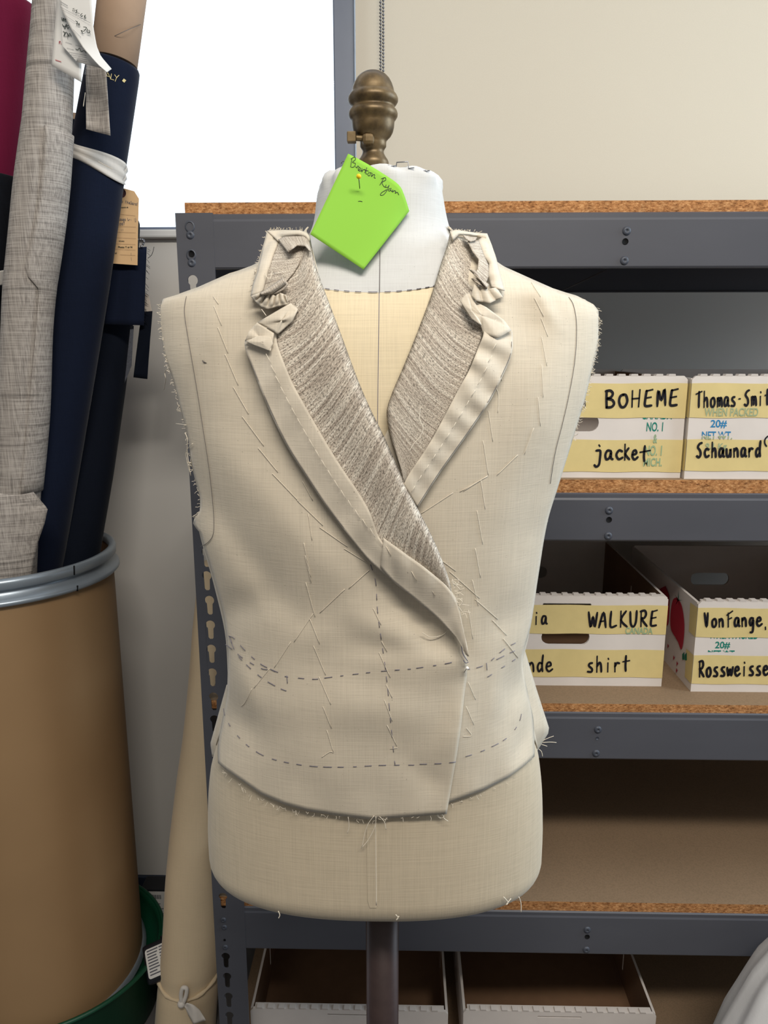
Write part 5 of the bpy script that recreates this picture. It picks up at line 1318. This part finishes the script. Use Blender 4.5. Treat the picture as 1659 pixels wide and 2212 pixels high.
# linen swatch
sw = sheet('cloth_swatch', [(185, 132), (228, 142), (238, 293), (186, 279)], 1.39, GREY_LINEN, curl=lambda u, v: 0.006*math.sin(u*3)-0.008*u*u+0.01*(1-v), loc=PY(205, 140, 1.39), solid=0.0012)
tag(sw, 'strip of grey slubbed linen hanging in front of the navy roll', 'swatch', 'cloth swatches hanging by the drum')
solo('swatch_chain', lambda mb: [mb.lathe([(0.0002, -.0012), (.0012, 0), (.0002, .0012)], 8, PY(187-1.2*k*0.5, 138+k*3.6, 1.385)) for k in range(7)] and None, STEELWIRE, parent=sw)
solo('loose_threads', lambda mb: mb.tube(smooth([tuple(PY(x, y, 1.385)) for x, y in ((184, 200), (182, 215), (180, 230))], 4), 0.0006, 5), THREAD_CREAM, parent=sw)
# manila tag
yt = 1.56
mb = MB(); oc = [(236, 407), (268, 407), (290, 413), (300, 429), (298, 500), (297, 573), (240, 569), (236, 480)]
mb.add([PY(x, y, yt-0.012*clamp((y-407)/160)) for x, y in oc], [tuple(range(len(oc)))[::-1]])
t = mb.build('hang_tag', MANILA, loc=PY(270, 410, yt), solid=0.0008)
tag(t, 'tan manila tag with ruled lines beside the navy roll, above dark swatches', 'tag', 'tags on the cloth rolls')
zm = lambda *s: zt(220, 400, .08136, s)
fy2 = lambda x, y: yt-0.012*clamp((y-407)/160)-0.0012
inked(t, zm([(470, 770), (890, 815)], [(420, 1095), (905, 1112)], [(400, 1245), (905, 1265)], [(380, 1395), (905, 1418)], [(360, 1555), (895, 1575)], [(330, 1700), (890, 1722)], [(480, 1845), (890, 1865)]), yt, plain('tag_rule_print', col(140, 108, 84), 0.8), 0.0006, 'ruled_lines', fnY=fy2)
hw_ = write('ofthe', 220+520*.08136, 400+460*.08136, 220+760*.08136, 400+500*.08136, 6)+write('Secret', 220+760*.08136, 400+505*.08136, 220+960*.08136, 400+545*.08136, 7)+write('rouge', 220+440*.08136, 400+935*.08136, 220+640*.08136, 400+945*.08136, 7)+write('coat', 220+430*.08136, 400+1060*.08136, 220+620*.08136, 400+1060*.08136, 8)+zt(220, 400, .08136, [[(680, 870), (700, 940), (740, 900)], [(770, 900), (780, 940)], [(870, 880), (875, 950)], [(900, 870), (905, 960), (880, 970)], [(520, 1170), (525, 1215)], [(560, 1165), (565, 1210)], [(775, 1795), (780, 1855)], [(780, 1920), (792, 2000)]])
inked(t, hw_, yt, PENG, 0.0007, fnY=fy2)
m = MB()
for txt, x0, y0, x1, y1 in (('Width:', 498, 1485, 650, 1522), ('Photo: Y or N', 490, 1635, 858, 1690), ('Tailored:', 300, 1800, 460, 1842), ('Swatch #:', 490, 580, 725, 622)):
    a_, b_ = PY(220+x0*.08136, 400+y1*.08136, yt), PY(220+x1*.08136, 400+y0*.08136, yt); vs, fs = text2d(txt, b_.x-a_.x, b_.z-a_.z)
    yy = fy2(260, 400+y0*.08136)-0.0006
    m.add([(a_.x+u, yy, a_.z+v) for u, v in vs], fs)
m.build('printed_text', PEN, t)
solo('tag_eyelet', lambda mb: mb.lathe([(0.0005, 0), (0.0085, 0.0002), (0.0085, 0.0008)], 20, PY(263, 417, yt-0.0022), tilt=Matrix.Rotation(math.radians(90), 3, 'X')), plain('brown_eyelet', col(104, 72, 74), 0.8), parent=t)
solo('ball_chain', lambda mb: [mb.lathe([(0.0003, -.0026), (.002, -.0013), (.0026, 0), (.002, .0013), (.0003, .0026)], 10, PY(297+14*math.sin(k*0.42), 518+k*2.6-6*math.sin(k*0.5), yt+0.004)) for k in range(7)] and None, STEELWIRE, parent=t)
# dark swatches under the manila tag
sw = sheet('cloth_swatch', [(236, 540), (317, 533), (311, 703), (222, 700)], yt+0.004, NAVY, curl=lambda u, v: 0.012*sstep(0.6, 1, u)-0.004*v+0.004*math.sin(u*5), loc=PY(280, 540, yt), solid=0.0014)
tag(sw, 'navy wool swatch with frayed edge hanging under the manila tag', 'swatch', 'cloth swatches hanging by the drum')
def f(mb):
    rnd = random.Random(3)
    for k in range(26):
        v = rnd.random(); x, y = lerp(318, 311, v), lerp(535, 700, v); L = rnd.uniform(4, 11); p = PY(x, y, yt+0.016)
        mb.tube([p, PY(x+L*0.7, y+L*rnd.uniform(0.2, 1.1), yt+0.016)], 0.0004, 4, cap=False)
    mb.tube(smooth([tuple(PY(x, y, yt+0.014)) for x, y in ((319, 558), (328, 550), (333, 533))], 4), 0.0005, 5)
o_ = solo('frayed_edge', f, NAVY_DARK, parent=sw); o_['kind'] = 'stuff'
sw = sheet('cloth_swatch', [(312, 632), (322, 640), (329, 675), (306, 677)], yt+0.022, plain('beige_swatch_cloth', col(178, 168, 158), 0.9), loc=PY(318, 640, yt+.022), solid=0.001)
tag(sw, 'small beige scrap of cloth peeking out between the two dark swatches', 'swatch', 'cloth swatches hanging by the drum')
sw = sheet('cloth_swatch', [(306, 674), (329, 672), (318, 819), (288, 815)], yt+0.018, NAVY_DARK, curl=lambda u, v: 0.004*math.sin(v*6+u*3), loc=PY(316, 680, yt+.018), solid=0.0014)
tag(sw, 'near-black cloth swatch with frayed edge, hanging lowest of all the swatches', 'swatch', 'cloth swatches hanging by the drum')
sw = sheet('cloth_swatch', [(282, 704), (289, 704), (284, 790), (269, 828)], yt+0.014, plain('grey_overlocked_edge', col(84, 86, 94), 0.9, var=0.3, sc_=400), loc=PY(284, 710, yt), solid=0.001)
tag(sw, 'narrow grey overlocked cloth strip between navy roll and lowest dark swatch', 'swatch', 'cloth swatches hanging by the drum')
# white tie on the black roll
sw = sheet('cloth_tie', [(-30, 590), (14, 583), (11, 614), (-30, 622)], 1.455, WHITE_TIE, curl=lambda u, v: 0.03*u*u, loc=PY(0, 600, 1.455), solid=0.002)
tag(sw, 'white cloth tie around the black fleecy roll', 'tie')
# ================================================================== cream roll leaning behind the post
lr = thing('leaning_cloth_roll', 'long cream muslin roll leaning behind the shelf post, tied near its foot', 'cloth roll', (0, 1.45, 0))
pts_px = [(462, 1218), (458, 1400), (450, 1560), (438, 1700), (425, 1850), (416, 2000), (406, 2130), (399, 2240)]
hwp = [30, 44, 50, 56, 60, 62, 64, 66]
cs2 = []; rs2 = []
for i in range(60):
    t = i/59; x, y = pl_at(smooth(pts_px, 4), t); Y = lerp(1.56, 1.44, t); p = PY(x, y, Y)
    cs2.append(p); w = interp([(k/7, v) for k, v in enumerate(hwp)], t); rs2.append(w*(p-CAM).dot(FW)/FPX)
d = (cs2[-1]-cs2[-6]).normalized(); e = cs2[-1]+d*((0.002-cs2[-1].z)/d.z)
for k in range(1, 8): cs2.append(cs2[59].lerp(e, k/7)); rs2.append(rs2[59])
lr.location = e; lr['_o'] = list(e)
ztie = PY(403, 2148, 1.40).z
mb = MB(); g = []
for c, r in zip(cs2, rs2):
    row = []
    for k in range(40):
        a = 2*math.pi*k/40
        w = 1+0.03*noise.noise((math.cos(a)*1.5, math.sin(a)*1.5, c.z*7))+0.02*math.sin(3*a+c.z*9) - 0.06*math.exp(-((c.z-ztie)/0.008)**2)
        row.append(c+Vector((math.cos(a)*r*w, math.sin(a)*r*w, 0)))
    g.append(row)
g = [[cs2[0]+(p-cs2[0])*0.1+Vector((0, 0, 0.004)) for p in g[0]], [cs2[0]+(p-cs2[0])*0.85+Vector((0, 0, 0.004)) for p in g[0]]]+g
mb.grid(g, closeu=True); mb.build('cloth_body', ROLL_MUSLIN, lr)
iT = min(range(len(cs2)), key=lambda q: abs(cs2[q].z-ztie)); cT, rT = cs2[iT], rs2[iT]
def f(mb):
    pts = [cT+Vector((math.cos(a)*rT*0.985, math.sin(a)*rT*0.985, 0.006*math.cos(2*a)+0.004*math.sin(a))) for a in [2*math.pi*k/36 for k in range(37)]]
    mb.tube(pts, [0.0042+0.0012*math.sin(k*1.9) for k in range(37)], 8)
tie = solo('tie_cord', f, ROLL_MUSLIN, parent=lr)
yk = cT.y-rT-0.004
def f(mb):
    mb.tube(smooth([tuple(PY(x, y, yk-0.004)) for x, y in ((392, 2164), (391, 2148), (395, 2134), (403, 2136), (402, 2150), (396, 2166))], 5), 0.0042, 8)
    mb.lathe([(0.0005, -0.007), (0.007, -0.005), (0.0085, 0), (0.006, 0.006), (0.0005, 0.007)], 12, PY(392, 2168, yk-0.004))
    mb.grid([[PY(lerp(a[0], b[0], u), lerp(a[1], b[1], u), yk-0.006-0.006*v+0.003*math.sin(u*5+v*4)) for u in [k/6 for k in range(7)]] for v in [k/10 for k in range(11)] for a, b in [(pl_at([(396, 2172), (402, 2180), (408, 2195), (418, 2212)], v), pl_at([(404, 2166), (418, 2170), (432, 2182), (445, 2204)], v))]], flip=True)
solo('tie_knot', f, WHITE_TIE, parent=tie, solid=0.0008)
# ================================================================== white cloth heap at lower right
yw = 1.10
hp = MB(); g = []
cx_, cy_ = PY(1795, 2212, yw).x, yw
for i in range(34):
    v = i/33; z = lerp(0.0, 0.62, v); r = interp([(0, .235), (.3, .215), (.55, .178), (.75, .135), (.9, .085), (1, .001)], v); row = []
    for k in range(64):
        a = 2*math.pi*k/64; w = 1+0.055*math.sin(9*a+2*math.sin(2*a)+v*3)*(1-0.4*v)+0.04*math.sin(4*a+1-v*2)
        row.append((cx_+r*w*math.cos(a), cy_+r*w*math.sin(a)*0.8, z))
    g.append(row)
hp.grid(g, closeu=True)
o = hp.build('draped_sheet', SHEET, loc=(cx_, cy_, 0)); tag(o, 'white sheet heaped in folds in front of the bottom shelf', 'sheet')
for ob in bpy.data.objects:
    for k in ('_o', 'body'):
        if k in ob: del ob[k]
